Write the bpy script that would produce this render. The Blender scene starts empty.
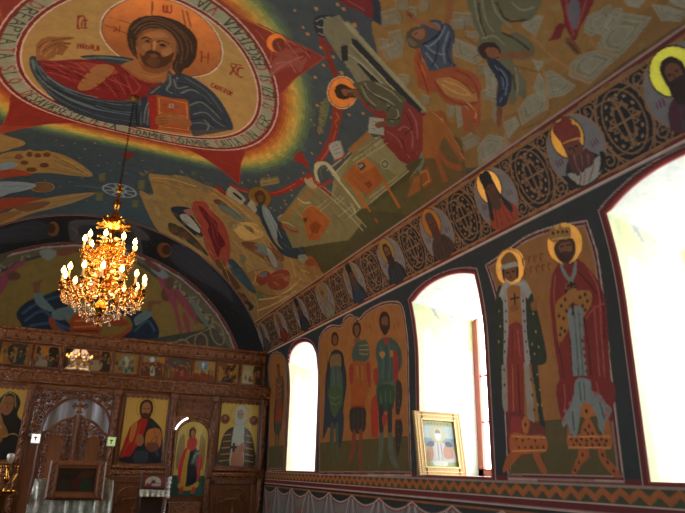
# interior of a painted church: vault paintings, icon screen, chandelier
WORLD_S=9.5; CHP=90.; EXPO=.15
import math, random
import numpy as np
PI=math.pi
# ---------------- measured camera of the photograph (eye 1.6 m above the floor) -------------
FPX=608.287; YAW=0.418022; PITCH=0.339028; ROLL=0.0270588; EYE=1.6
CX,CY=342.5,256.5
def cam_axes():
    cy,sy=math.cos(YAW),math.sin(YAW)
    f=np.array([sy*math.cos(PITCH),cy*math.cos(PITCH),math.sin(PITCH)])
    r=np.array([cy,-sy,0.]); u=np.cross(r,f)
    r2=math.cos(ROLL)*r+math.sin(ROLL)*u; u2=-math.sin(ROLL)*r+math.cos(ROLL)*u
    return r2,u2,f
RGT,UPV,FWD=cam_axes()
MAT=np.array([RGT,-UPV,FWD])
def rays(p):
    p=np.asarray(p,float).reshape(-1,2)
    q=np.c_[(p[:,0]-CX)/FPX,(p[:,1]-CY)/FPX,np.ones(len(p))]
    return q@MAT
# ---------------- the nave: straight walls, elliptical barrel vault along Y -----------------
A=3.5; XC=.085*A; ZR=.3265*A; RX=.915*A; RZ=.8765*A; ZS=EYE+ZR; YI=11.03; YE=12.55
_th=np.linspace(0,PI,4001)
_S=np.concatenate([[0],np.cumsum(np.hypot(np.diff(RX*np.cos(_th)),np.diff(RZ*np.sin(_th))))])
SC=float(_S[-1]/2)
def s2xz(s):
    s=np.asarray(s,float)
    th=np.interp(s,_S,_th)
    return np.where(s<0,XC+RX,XC+RX*np.cos(th)), np.where(s<0,ZS+s,ZS+RZ*np.sin(th))
def nave_uv(p):                      # photo pixel -> (y along nave, s arc length above springing)
    d=rays(p)
    a=d[:,0]**2/RX**2+d[:,2]**2/RZ**2;B=-2*(d[:,0]*XC/RX**2+d[:,2]*ZR/RZ**2);c=XC**2/RX**2+ZR**2/RZ**2-1
    t=(-B+np.sqrt(B*B-4*a*c))/2/a;P=d*t[:,None]
    s=np.interp(np.arctan2((P[:,2]-ZR)/RZ,(P[:,0]-XC)/RX),_th,_S)
    low=P[:,2]<ZR
    t2=A/np.where(np.abs(d[:,0])<1e-6,1e-6,d[:,0]);P2=d*t2[:,None]
    return np.c_[np.where(low,P2[:,1],P[:,1]),np.where(low,P2[:,2]-ZR,s)]
def plane_uv(Y):
    def f(p):
        d=rays(p);P=d*(Y/d[:,1])[:,None]
        return np.c_[P[:,0],P[:,2]+EYE]
    return f
CRY=1.2
def conch_uv(p):                     # pixel -> unit (X,Z) on the shallow shell behind YE
    d=rays(p);a=CRY*(d[:,0]**2/RX**2+d[:,2]**2/RZ**2);b=d[:,1]-2*CRY*(d[:,0]*XC/RX**2+d[:,2]*ZR/RZ**2)
    c=CRY*(XC**2/RX**2+ZR**2/RZ**2)-YE-CRY
    t=(-b+np.sqrt(np.maximum(b*b-4*a*c,0)))/(2*a)
    return np.c_[(t*d[:,0]-XC)/RX,(t*d[:,2]-ZR)/RZ]
# ---------------- paint canvas ---------------------------------------------------------------
def hexlin(h):
    h=h.lstrip('#'); v=np.array([int(h[i:i+2],16)/255 for i in (0,2,4)])
    return np.where(v<=.04045,v/12.92,((v+.055)/1.055)**2.4)
GAIN=1.5
def catmull(p,closed,n=6):
    p=np.asarray(p,float); N=len(p)
    if N<3: return p
    out=[]
    t=np.linspace(0,1,n,endpoint=False)[:,None]
    for i in range(N if closed else N-1):
        if closed: a,b,c,d=p[i-1],p[i],p[(i+1)%N],p[(i+2)%N]
        else: a,b,c,d=p[max(i-1,0)],p[i],p[i+1],p[min(i+2,N-1)]
        out.append(.5*((2*b)+(c-a)*t+(2*a-5*b+4*c-d)*t**2+(3*b-a-3*c+d)*t**3))
    out=np.concatenate(out)
    return out if closed else np.concatenate([out,p[-1:]])
def ell(cx,cy,rx,ry,rot=0,n=36,a0=0,a1=360):
    t=np.radians(np.linspace(a0,a1,n,endpoint=(a1-a0)!=360)); r=math.radians(rot)
    x=rx*np.cos(t);y=ry*np.sin(t)
    return np.c_[cx+x*math.cos(r)-y*math.sin(r),cy+x*math.sin(r)+y*math.cos(r)]
class Canvas:
    def __init__(s,u0,u1,v0,v1,px,mapf,base='808080',gain=None):
        s.u0,s.v0,s.px=u0,v0,px; s.nu=int(round((u1-u0)/px)); s.nv=int(round((v1-v0)/px)); s.map=mapf
        s.gain=GAIN if gain is None else gain
        s.a=np.zeros((s.nv,s.nu,4),np.float32); s.a[:]=s.col(base); s.org=(0,0,1.)
        s.alpha=1.0
    def col(s,c):
        g=0.
        if c[0]=='*': g=1.;c=c[1:]
        r=np.minimum(hexlin(c)*s.gain,.82)
        return np.array([*r,g],np.float32)
    def fill(s,q,c,alpha=1.):        # q in surface coords
        x=(q[:,0]-s.u0)/s.px-.5; y=(q[:,1]-s.v0)/s.px-.5
        i0=max(int(math.floor(x.min())),0);i1=min(int(math.ceil(x.max()))+1,s.nu)
        j0=max(int(math.floor(y.min())),0);j1=min(int(math.ceil(y.max()))+1,s.nv)
        if i1<=i0 or j1<=j0: return
        X=np.arange(i0,i1)+1e-4; m=np.zeros((j1-j0,i1-i0),bool)
        for k in range(len(x)):
            xa,ya,xb,yb=x[k-1],y[k-1],x[k],y[k]
            if ya==yb: continue
            if ya>yb: xa,ya,xb,yb=xb,yb,xa,ya
            r0=max(int(math.ceil(ya)),j0);r1=min(int(math.ceil(yb)),j1)
            if r1<=r0: continue
            rr=np.arange(r0,r1); xi=xa+(rr-ya)*(xb-xa)/(yb-ya)
            m[r0-j0:r1-j0]^=X[None,:]>xi[:,None]
        v=s.a[j0:j1,i0:i1]; c=s.col(c) if isinstance(c,str) else c
        if alpha>=1: v[m]=c
        else: v[m]=v[m]*(1-alpha)+c*alpha
    def line(s,q,c,w,alpha=1.):      # w in metres, or surface units
        c=s.col(c) if isinstance(c,str) else c
        w=max(w,s.px*1.05)
        for k in range(len(q)-1):
            a,b=q[k],q[k+1]; d=b-a; L=math.hypot(*d)
            if L<1e-9: continue
            n=np.array([-d[1],d[0]])/L*w/2; e=d/L*w*.25
            s.fill(np.array([a+n-e,b+n+e,b-n+e,a-n-e]),c,alpha)
    # --- the drawing language -----------------------------------------------------------
    def pt(s,v):
        v=np.asarray([float(t) for t in v]).reshape(-1,2)
        return v/s.org[2]+np.array(s.org[:2])
    def draw(s,txt):
        for ln in txt.split('\n'):
            ln=ln.split('#')[0].replace(',',' ').split()
            if not ln: continue
            k=ln[0];al=1.
            if len(k)>1 and k[1:].replace('.','').isdigit(): al=float(k[1:]);k=k[0]
            if k=='@': s.org=((0,171,342,514)[int(ln[1])],(0,128,256,385)[int(ln[2])],4.006)
            elif k=='@@': s.org=(float(ln[1]),float(ln[2]),float(ln[3]))
            elif k=='f': s.fill(s.map(catmull(s.pt(ln[2:]),True)),ln[1],al)
            elif k=='F':
                p=s.pt(ln[2:]);p=np.concatenate([np.linspace(p[i],p[(i+1)%len(p)],4,endpoint=False) for i in range(len(p))])
                s.fill(s.map(p),ln[1],al)
            elif k=='l': s.line(s.map(catmull(s.pt(ln[3:]),False)),ln[1],float(ln[2])/100,al)
            elif k=='L': s.line(s.map(s.pt(ln[3:])),ln[1],float(ln[2])/100,al)
            elif k=='o':
                q=catmull(s.pt(ln[3:]),True);s.line(s.map(np.concatenate([q,q[:1]])),ln[1],float(ln[2])/100,al)
            elif k=='O':
                q=s.pt(ln[3:]);s.line(s.map(np.concatenate([q,q[:1]])),ln[1],float(ln[2])/100,al)
            elif k=='e' or k=='E':
                o=1 if k=='e' else 2
                v=[float(t) for t in ln[1+o:]]
                q=ell(*v[:4],v[4] if len(v)>4 else 0)/s.org[2]+np.array(s.org[:2])
                if k=='e': s.fill(s.map(q),ln[1],al)
                else: s.line(s.map(np.concatenate([q,q[:1]])),ln[1],float(ln[2])/100,al)
            elif k=='s':
                r=float(ln[2])
                for c in s.pt(ln[3:]):
                    c=s.map(c)[0];s.fill(c+np.array([(r,0),(0,r),(-r,0),(0,-r)])/100,ln[1],al)
            else: raise Exception('bad '+k)
    def sample(s,u,v):               # box-filtered colour at mesh vertices
        i=np.clip(((u-s.u0)/s.px).round().astype(int),1,s.nu-1); j=np.clip(((v-s.v0)/s.px).round().astype(int),1,s.nv-1)
        return (s.a[j,i]+s.a[j-1,i]+s.a[j,i-1]+s.a[j-1,i-1])/4
# ---------------- stroke letters -------------------------------------------------------------
GL={'A':'0 0 .3 1 .6 0|.12 .4 .48 .4','B':'0 0 0 1 .4 .95 .5 .75 .4 .55 0 .52|.4 .52 .55 .28 .4 0 0 0','C':'.55 .9 .3 1 .05 .7 .05 .3 .3 0 .55 .1',
'D':'.05 0 .05 1 .4 .9 .55 .5 .4 .1 .05 0','E':'.5 1 0 1 0 0 .5 0|0 .5 .4 .5','F':'.5 1 0 1 0 0|0 .5 .4 .5','G':'.55 .85 .3 1 .05 .7 .05 .3 .3 0 .55 .15 .55 .45 .3 .45',
'H':'0 0 0 1|.5 0 .5 1|0 .5 .5 .5','I':'.1 0 .1 1','J':'.4 1 .4 .2 .2 0 0 .15','K':'0 0 0 1|.5 1 0 .5 .5 0','L':'0 1 0 0 .45 0','M':'0 0 .05 1 .35 .3 .65 1 .7 0','N':'0 0 0 1 .5 0 .5 1',
'O':'.3 0 .05 .3 .05 .7 .3 1 .55 .7 .55 .3 .3 0','P':'0 0 0 1 .45 .9 .45 .6 0 .5','R':'0 0 0 1 .45 .9 .45 .6 0 .5 .5 0','S':'.5 .9 .25 1 .05 .8 .45 .3 .3 0 0 .1','T':'0 1 .6 1|.3 1 .3 0',
'U':'0 1 0 .25 .25 0 .5 .25 .5 1','V':'0 1 .3 0 .6 1','X':'0 0 .55 1|0 1 .55 0','Z':'0 1 .5 1 0 0 .5 0','W':'0 1 .05 .1 .35 .0 .38 .8 .42 0 .75 .1 .8 1','Y':'0 1 .3 .5 .6 1|.3 .5 .3 0','-':'0 .5 .3 .5','.':'0 0 .1 0'}
def glyph(ch): return [np.array([float(t) for t in st.split()]).reshape(-1,2) for st in GL[ch].split('|')]
def word(cv,w,place,h,c,lw,red=None):  # place(tx in 0..1, ty in 0..1) -> surface coords
    adv=[]
    for ch in w: adv.append(.35 if ch==' ' else max(g[:,0].max() for g in glyph(ch))+.22)
    T=sum(adv)-.22; x=0
    for k,ch in enumerate(w):
        if ch!=' ':
            for g in glyph(ch):
                q=np.concatenate([np.linspace(g[i],g[i+1],4,endpoint=False) for i in range(len(g)-1)]+[g[-1:]])
                cv.line(place((x+q[:,0])/T,q[:,1]),red if (red and k==0) else c,lw)
        x+=adv[k]
# ================= nave paintings: one canvas in (y, s) =====================================
NV=Canvas(.6,YE,-2.2,8.2,.005,nave_uv,'384447')
def uvc(c,r,n=120,a0=0,a1=360): return ell(c[0],c[1],r,r,0,n,a0,a1)
CM=(6.255,4.925)
rs=random.Random(4)
# rainbow: stepped tesserae
RB=[(1.50,'7a2a1e'),(1.565,'8a3a20'),(1.60,'9d5226'),(1.64,'a8692c'),(1.68,'b07e34'),(1.72,'b08c42'),(1.76,'a89044'),(1.80,'8f8a46'),(1.84,'727c48'),(1.88,'586a48'),(1.92,'465a48'),(1.965,'3e4a48'),(2.0,'')]
for k in range(len(RB)-1):
    r0=RB[k][0];nseg=130
    for a in range(nseg):
        o=.5 if k%2 else 0
        a0=(a+o)*360/nseg;a1=(a+o+1)*360/nseg
        c=NV.col(RB[k][1])*(1+rs.uniform(-.16,.16)); 
        t=np.radians([a0,(a0+a1)/2,a1,a1,a0]); r=np.array([RB[k+1][0],RB[k+1][0]+.025,RB[k+1][0],r0,r0])
        NV.fill(np.c_[CM[0]+r*np.cos(t),CM[1]+r*np.sin(t)],c)
for k in range(4):
    t0=-.75*PI+k*PI/2;tip=np.array([CM[0]+2.24*math.cos(t0),CM[1]+2.24*math.sin(t0)])
    side=[]
    for sg in (-1,1):
        c_=np.array([CM[0]+1.50*math.cos(t0+sg*.42),CM[1]+1.50*math.sin(t0+sg*.42)]);md=(tip+c_)/2+(np.array(CM)-(tip+c_)/2)*.03
        side.append([c_,md])
    q_=np.array([side[0][0],side[0][1],tip,side[1][1],side[1][0],np.array(CM)])
    NV.fill(q_,'7b2a20');NV.line(q_[:5],'96402a',.012)
for r,c in ((1.545,'c7a89a'),(1.53,'6c1f1d'),(1.495,'6c1f1d'),(1.49,'83866f'),(1.338,'c0a898'),(1.33,'6c1f1d'),(1.30,'6c1f1d'),(1.29,'c9b09a'),(1.275,'9c7c48')): NV.fill(uvc(CM,r),c)
def ringword(w,p0,p1,red=True):
    q=nave_uv([p0,p1]); a0,a1=[math.atan2(v[1]-CM[1],v[0]-CM[0]) for v in q]
    if a1-a0>PI:a1-=2*PI
    if a0-a1>PI:a1+=2*PI
    def pl(tx,ty):
        a=a0+(a1-a0)*tx; r=1.484-.135*ty
        return np.c_[CM[0]+r*np.cos(a),CM[1]+r*np.sin(a)]
    word(NV,w,pl,.1,'2a332c',.016,'8a2a22' if red else None)
for w,a,b in (('DREAPTA',(42,5),(9,44)),('TA',(7,48),(6,58)),('SI',(7,66),(10,73)),('O',(13,79),(15,83)),('DESAVIRSESTE',(22,93),(83,121)),('PE',(90,122),(98,124)),('EA',(104,125),(116,128)),
  ('DOAMNE',(129,132),(166,137)),('DOAMNE',(171,138),(206,138)),('CAUTA',(212,138),(232,134)),('DIN',(237,132),(246,127)),('CER',(251,123),(260,114)),('SI',(263,107),(264,103)),('VEZI',(266,99),(267,88)),('SI',(268,83),(267,77)),
  ('CERCETEAZA',(265,70),(228,20)),('VIA',(216,13),(198,1))): ringword(w,a,b)
# the rest of the psalm runs on round the part of the ring outside the frame
def ringang(w,a0,a1):
    a0,a1=math.radians(a0),math.radians(a1)
    word(NV,w,lambda tx,ty:np.c_[CM[0]+(1.475-.12*ty)*np.cos(a0+(a1-a0)*tx),CM[1]+(1.475-.12*ty)*np.sin(a0+(a1-a0)*tx)],.1,'2a332c',.013,'8a2a22')
# halo of Christ
HC=(5.597,4.851)
for r,c in ((.625,'c9b09a'),(.61,'5a2418'),(.60,'*a0683e'),): NV.fill(uvc(HC,r),c)
NV.draw('''
@ 0 0
l 5a2a18 1.5 610,5 608,60
l 5a2a18 1.5 730,40 745,110
l 5a2a18 1.5 748,45 765,110
l 5a2a18 1 440,70 540,100
l 5a2a18 1 420,100 520,140
l 7a2418 2 655,22 655,45 668,48 670,22 672,48 686,48 686,22
l 7a2418 1.5 455,105 470,120 452,125
l 7a2418 1.5 480,100 478,128
l 7a2418 1.5 808,205 806,250
l 7a2418 1.5 835,212 833,255
l 7a2418 1.2 808,228 834,232
# mantle left and bottom
f 2c3640 118,240 130,224 160,235 175,270 240,330 350,380 480,402 560,395 640,352 690,305 715,290 780,315 850,365 900,430 935,515 880,517 700,522 540,508 400,485 250,425 165,345 128,290
f 2c3640 320,226 420,221 545,238 490,262 400,248
l 56646a 2.5 130,240 150,290 230,370 360,430 520,460
l 56646a 1.5 150,260 220,330 330,390 480,420 560,415
l 4a585f 1.5 150,320 240,400 400,465 560,490
l 16202a 1.5 140,270 200,345 330,415 500,445
l 16202a 1 170,330 280,410 420,455
l 56646a 1.5 340,232 420,229 520,242
l 56646a 3 700,320 770,345 830,400 870,470
l 56646a 2 690,345 760,370 800,430 830,500
l 56646a 2 640,365 600,420 590,500
l 4a585f 2 560,400 565,500
l 4a585f 2 740,310 830,370 890,450
l 16202a 1.5 700,335 765,360 815,420 850,490
l 16202a 1.5 660,350 620,400 605,380
l 16202a 2.5 545,390 548,500
l 7a868a 1.5 710,310 700,370 720,385
# red tunic
f 6f2020 160,238 200,243 300,238 380,240 480,262 540,300 620,325 652,332 640,350 590,385 500,402 400,397 300,362 220,322 175,285
f 8a3a30 300,250 380,255 470,285 440,300 350,285
f 8f6038 385,262 460,275 370,355 310,350
l 8a3a34 2.5 190,260 300,270 420,310 520,350
l 8a3a34 2 200,290 300,320 400,360
l 9a5248 1.2 240,262 330,300 380,340
l 4a1214 1.5 180,272 290,292 400,340 520,378
l 4a1214 1.5 500,285 560,330 600,340
l 8a3a34 2 520,300 560,350 520,385
# neck and face
f 85552f 545,225 560,210 690,230 680,290 665,318 630,332 560,318 495,268 540,252
f 6b3f22 560,262 600,290 650,292 680,260 700,240 640,250
l 4f2c18 1 510,275 570,312 640,325
f 2f1c14 508,150 520,100 560,70 620,62 690,75 745,105 785,150 790,200 770,240 735,268 700,250 705,180 640,120 570,125 545,170 548,215 540,225 520,200
f 8a5a32 556,150 575,120 620,112 670,122 700,150 702,190 690,225 670,255 630,268 590,255 563,225 552,190
f a06e40 590,128 640,125 660,140 600,145
f a06e40 600,170 612,168 614,200 600,205
f 9a6838 640,185 672,190 665,210 645,205
f 42261a 552,195 575,215 600,205 630,208 660,215 695,200 690,235 665,262 630,270 585,258 562,232
f 7a4c2c 605,220 622,216 640,222 620,232
l 26140e 1.6 572,158 590,150 612,160
l 26140e 1.6 634,165 660,160 682,172
l 1c100c 2.2 580,170 600,172
l 1c100c 2.2 640,178 664,182
l 4a2a18 1.2 615,165 608,205 620,210
l 26140e 1.3 596,208 620,206 640,212
l 5a3a28 1 540,110 600,85 680,95 750,140 770,200
l 5a3a28 1 530,140 560,95 640,78 720,110 760,170 765,220
l 5a3a28 1 520,120 535,180
l 5a3a28 1 715,120 735,180 725,245
# blessing hand
f 7a4a28 150,232 148,200 158,170 185,152 225,148 290,150 292,156 240,165 280,172 282,180 245,180 262,190 245,215 225,218 232,195 215,190 205,225 190,240
l 4f2c18 1 160,185 200,160 250,156
l 4f2c18 1 175,200 215,172 265,176
l 9a6a40 1 165,215 170,185 200,165
# book
F 7a2a22 592,383 622,386 632,520 601,518
F 8f4a26 618,386 753,399 763,538 632,520
O c09050 1 630,395 744,408 752,500 640,490
l c09050 1 690,400 696,470
l c09050 1 640,445 745,450
e 8a3a2a 690,425 18 18
f 85552f 610,475 640,455 700,445 745,470 750,500 720,515 650,510 612,495
l 4f2c18 1 640,475 740,488
l 4f2c18 1 630,490 730,502
# names
l 7a2420 2 322,68 314,70 312,112 322,112
l 7a2420 2 310,64 336,64
l 7a2420 1.8 350,82 335,80 328,95 332,112 350,112
l 7a2420 1.8 340,68 342,110
l 7a2420 1.5 312,175 312,195
l 7a2420 1.5 322,195 322,175 334,195 334,175
l 7a2420 1.5 344,178 344,196 356,196 358,186 346,186
l 7a2420 1.5 366,178 366,198
l 7a2420 1.5 376,180 376,200 388,200 388,182
l 7a2420 1.5 396,182 396,204
@ 1 0
l 7a2420 2.2 238,258 262,300
l 7a2420 2.2 262,262 236,298
l 7a2420 2.2 290,275 272,272 266,290 274,308 288,308
l 7a2420 1.6 240,255 285,262
''')
def seg_word(cv,w,a,b,hpx,c,lw):      # word written along a line given by two photo points (in px), letters hpx high
    a=np.array(a,float);b=np.array(b,float);d=b-a;n=np.array([d[1],-d[0]])/math.hypot(*d)*hpx
    word(cv,w,lambda tx,ty:cv.map(a+np.outer(tx,d)+np.outer(ty,n)),0,c,lw)
seg_word(NV,'CAUTITOR',(210.5,86.5),(231,96),4.2,'7a2420',.014)
NV.draw('''
@ 1 0
# seraph in the right tip
f 8a4034 415,215 440,230 500,215 545,205 530,190 480,200 450,190
f 86443a 410,240 470,215 520,240 545,230 520,290 490,265 440,280 400,310
l 9a5a4c 1.5 440,150 520,190 560,235
l 9a5a4c 1.5 420,255 470,250 500,290
l 9a5a4c 1.5 455,160 510,230
l 9a5a4c 1.5 400,300 450,260 530,225
l 5f1a18 1.5 350,95 420,130 480,160 560,220
l 8f5044 1.2 340,120 400,200 395,260
e *b87038 422,172 38 37
e 6a2a20 432,180 27 28
l 8f5044 1.5 425,170 440,200
# red ribbon and tower
f 7e2418 592,152 612,155 640,230 668,300 655,315 635,270 610,200
f 7e2418 655,420 685,425 672,513 645,513
f 202a32 575,75 600,60 640,62 685,70 685,140 640,120 610,150 585,135 572,100
l 7a7a6a 1.2 580,85 610,75 612,110 585,105
l 7a7a6a 1.2 620,70 640,72 642,100 618,100
l 7a7a6a 1.2 590,110 610,112 612,140 592,132
l 7a7a6a 1.2 650,75 680,80 675,105
F 777054 640,130 685,90 720,80 760,120 700,215 670,200
F 15191c 655,165 690,195 684,215 650,190
l 9a9270 1.2 645,140 700,185 755,160
l 7e2418 5 598,158 640,195 668,185
s a07038 2.4 582,35 668,18 548,136 612,262 578,310 650,228 585,422 600,190
s a07038 1.7 496,42 530,110 575,500 560,480 640,470
f 566048 610,400 635,405 620,490 600,513 592,500
l 3a4440 1.5 618,410 608,500
@@ 0 0 1
# ===== right: rocky ground of the upper scene
f 86622f 378,-40 382,20 372,22 376,48 388,75 425,112 432,125 445,140 520,140 600,80 700,0 700,-60 500,-70
f 7a5829 430,128 452,165 500,160 560,118 640,62 700,20 700,-20 600,40 520,110
f 59401f 262,330 330,290 400,243 470,196 560,135 640,78 700,36 700,15 640,52 590,88 520,140 470,172 448,180 420,190 380,185 330,230 270,285
f 3f3a1e 268,322 340,272 470,184 520,150 505,158 470,170 445,182 420,190 400,180 380,200 350,225 300,260 285,285
@ 2 0
f 6b2024 10,-6 115,-6 122,70 92,60 50,30
f 252f3c 112,-8 148,-4 160,97 140,90 122,68
f 3b4146 -5,5 20,8 60,40 100,100 128,150 138,205 110,175 60,120 30,90 -5,70
s a07038 3 50,100 -2,292
s a07038 2.2 28,460 84,455
s a07038 2.2 6,36
''')
def inpoly(p,poly):
    x,y=p;ins=False
    for k in range(len(poly)):
        (xa,ya),(xb,yb)=poly[k-1],poly[k]
        if (ya>y)!=(yb>y) and x<(xb-xa)*(y-ya)/(yb-ya)+xa: ins=not ins
    return ins
def mottle(poly,cols,n,rx,ry,rot,al,seed=1):
    r=random.Random(seed);xs=[p[0] for p in poly];ys=[p[1] for p in poly];c=0
    while c<n:
        p=(r.uniform(min(xs),max(xs)),r.uniform(min(ys),max(ys)))
        if not inpoly(p,poly): continue
        c+=1
        k=r.uniform(.5,1.2);q=ell(p[0],p[1],rx*k,ry*k*r.uniform(.6,1.3),rot+r.uniform(-35,35),9)
        q=q+np.array([[r.uniform(-.25,.25)*rx,r.uniform(-.25,.25)*ry] for _ in q])
        NV.fill(NV.map(q),r.choice(cols),al)
mottle([(380,0),(440,-10),(560,-10),(690,-20),(640,50),(520,130),(450,150),(430,110),(385,65)],['8a6a3a','95703a','6e5a34','857a58'],110,6,3,-30,.25,8)

# stepped limestone blocks in the rocky ground
def block(cx,cy,w,h,rot,c='74705c',n=3):
    q0=np.array([(-w,-h),(w*.7,-h*1.05),(w,h*.3),(w*.75,h),(-w*.85,h*.9)])/2*1.12
    r=math.radians(rot);M_=np.array([[math.cos(r),math.sin(r)],[-math.sin(r),math.cos(r)]])
    for k in range(4):
        q=q0*(1-k*.22)@M_+np.array([cx+k*.5,cy+k*.4])
        q=np.concatenate([np.linspace(q[i],q[(i+1)%5],3,endpoint=False) for i in range(5)])
        NV.fill(nave_uv(q),('7f7b68','6f6c58','86826e','716c54')[k],.42)
    q=q0@M_+np.array([cx,cy]);NV.line(nave_uv(q[[0,1]]),'8f8b76',.012,.5);NV.line(nave_uv(q[[1,2,3]]),'5a4a2c',.012,.5)
for b in ((390,18,22,14,-15),(397,40,14,16,-10),(384,45,12,10,10),(402,5,14,10,0),(424,5,10,12,10),(413,12,9,8,10),(393,52,20,14,-20),(466,20,26,12,5),(451,110,8,14,0),(489,95,14,9,-5),(404,80,12,9,10),(458,25,14,8,0),(475,35,16,6,0),(490,158,18,10,0),(470,142,20,12,-30),(500,146,22,12,-15),(452,150,8,12,10),(455,165,14,10,-10),(425,100,10,8,20),(497,112,10,20,0),(486,70,14,10,0),(497,83,12,8,0)):
    block(*b)
def steppes(pts,k=3,c='79755f',al=.8):
    q=np.array(pts,float).reshape(-1,2)/2.978+np.array([455.,0]);m=q.mean(0)
    for i in range(k):
        p=m+(q-m)*(1-.27*i);p=np.concatenate([np.linspace(p[j],p[(j+1)%len(p)],3,endpoint=False) for j in range(len(p))])
        NV.fill(nave_uv(p),(c,'6c654c','837f6a')[i%3],al if i==0 else .5)
        NV.line(nave_uv(np.concatenate([p,p[:1]])),'8e8a75',.011,.55)
for q in ((385,95,395,50,462,15,470,40,440,95,405,105),(470,30,497,25,492,62,445,112,432,100),(425,130,450,95,500,40,582,52,540,112,490,165,440,158),(345,190,372,165,425,150,488,168,455,195,400,250,340,225),
  (268,215,290,212,356,255,330,280,282,292),(200,75,218,50,262,48,240,108),(232,178,264,184,248,212),(188,330,215,292,262,268,278,275,276,322,200,372),(148,365,180,348,190,372,158,412),(68,440,98,402,140,408,132,450,72,492),
  (590,15,640,22,690,38,668,62,615,60),(505,0,565,0,545,22,515,15),(-10,110,60,140,110,150,60,190,0,165),(90,200,115,215,122,290,95,280),(0,300,35,310,40,360,10,380),(250,215,275,260,262,300,235,260),(640,0,690,0,690,25,655,15)):
    steppes(q)
NV.draw('''
@@ 455 0 2.978
l.7 9a6c38 2 230,110 290,170 350,210 400,250
l.7 9a6c38 2 262,200 270,260 280,330
l.6 9a6c38 2 400,110 430,150 480,160
l.6 5a4426 1.6 30,110 90,150 160,190 250,215
l.6 9a6c38 2 140,330 150,420 140,500
l.6 5a4426 1.6 285,300 270,350 200,385
''')
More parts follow.
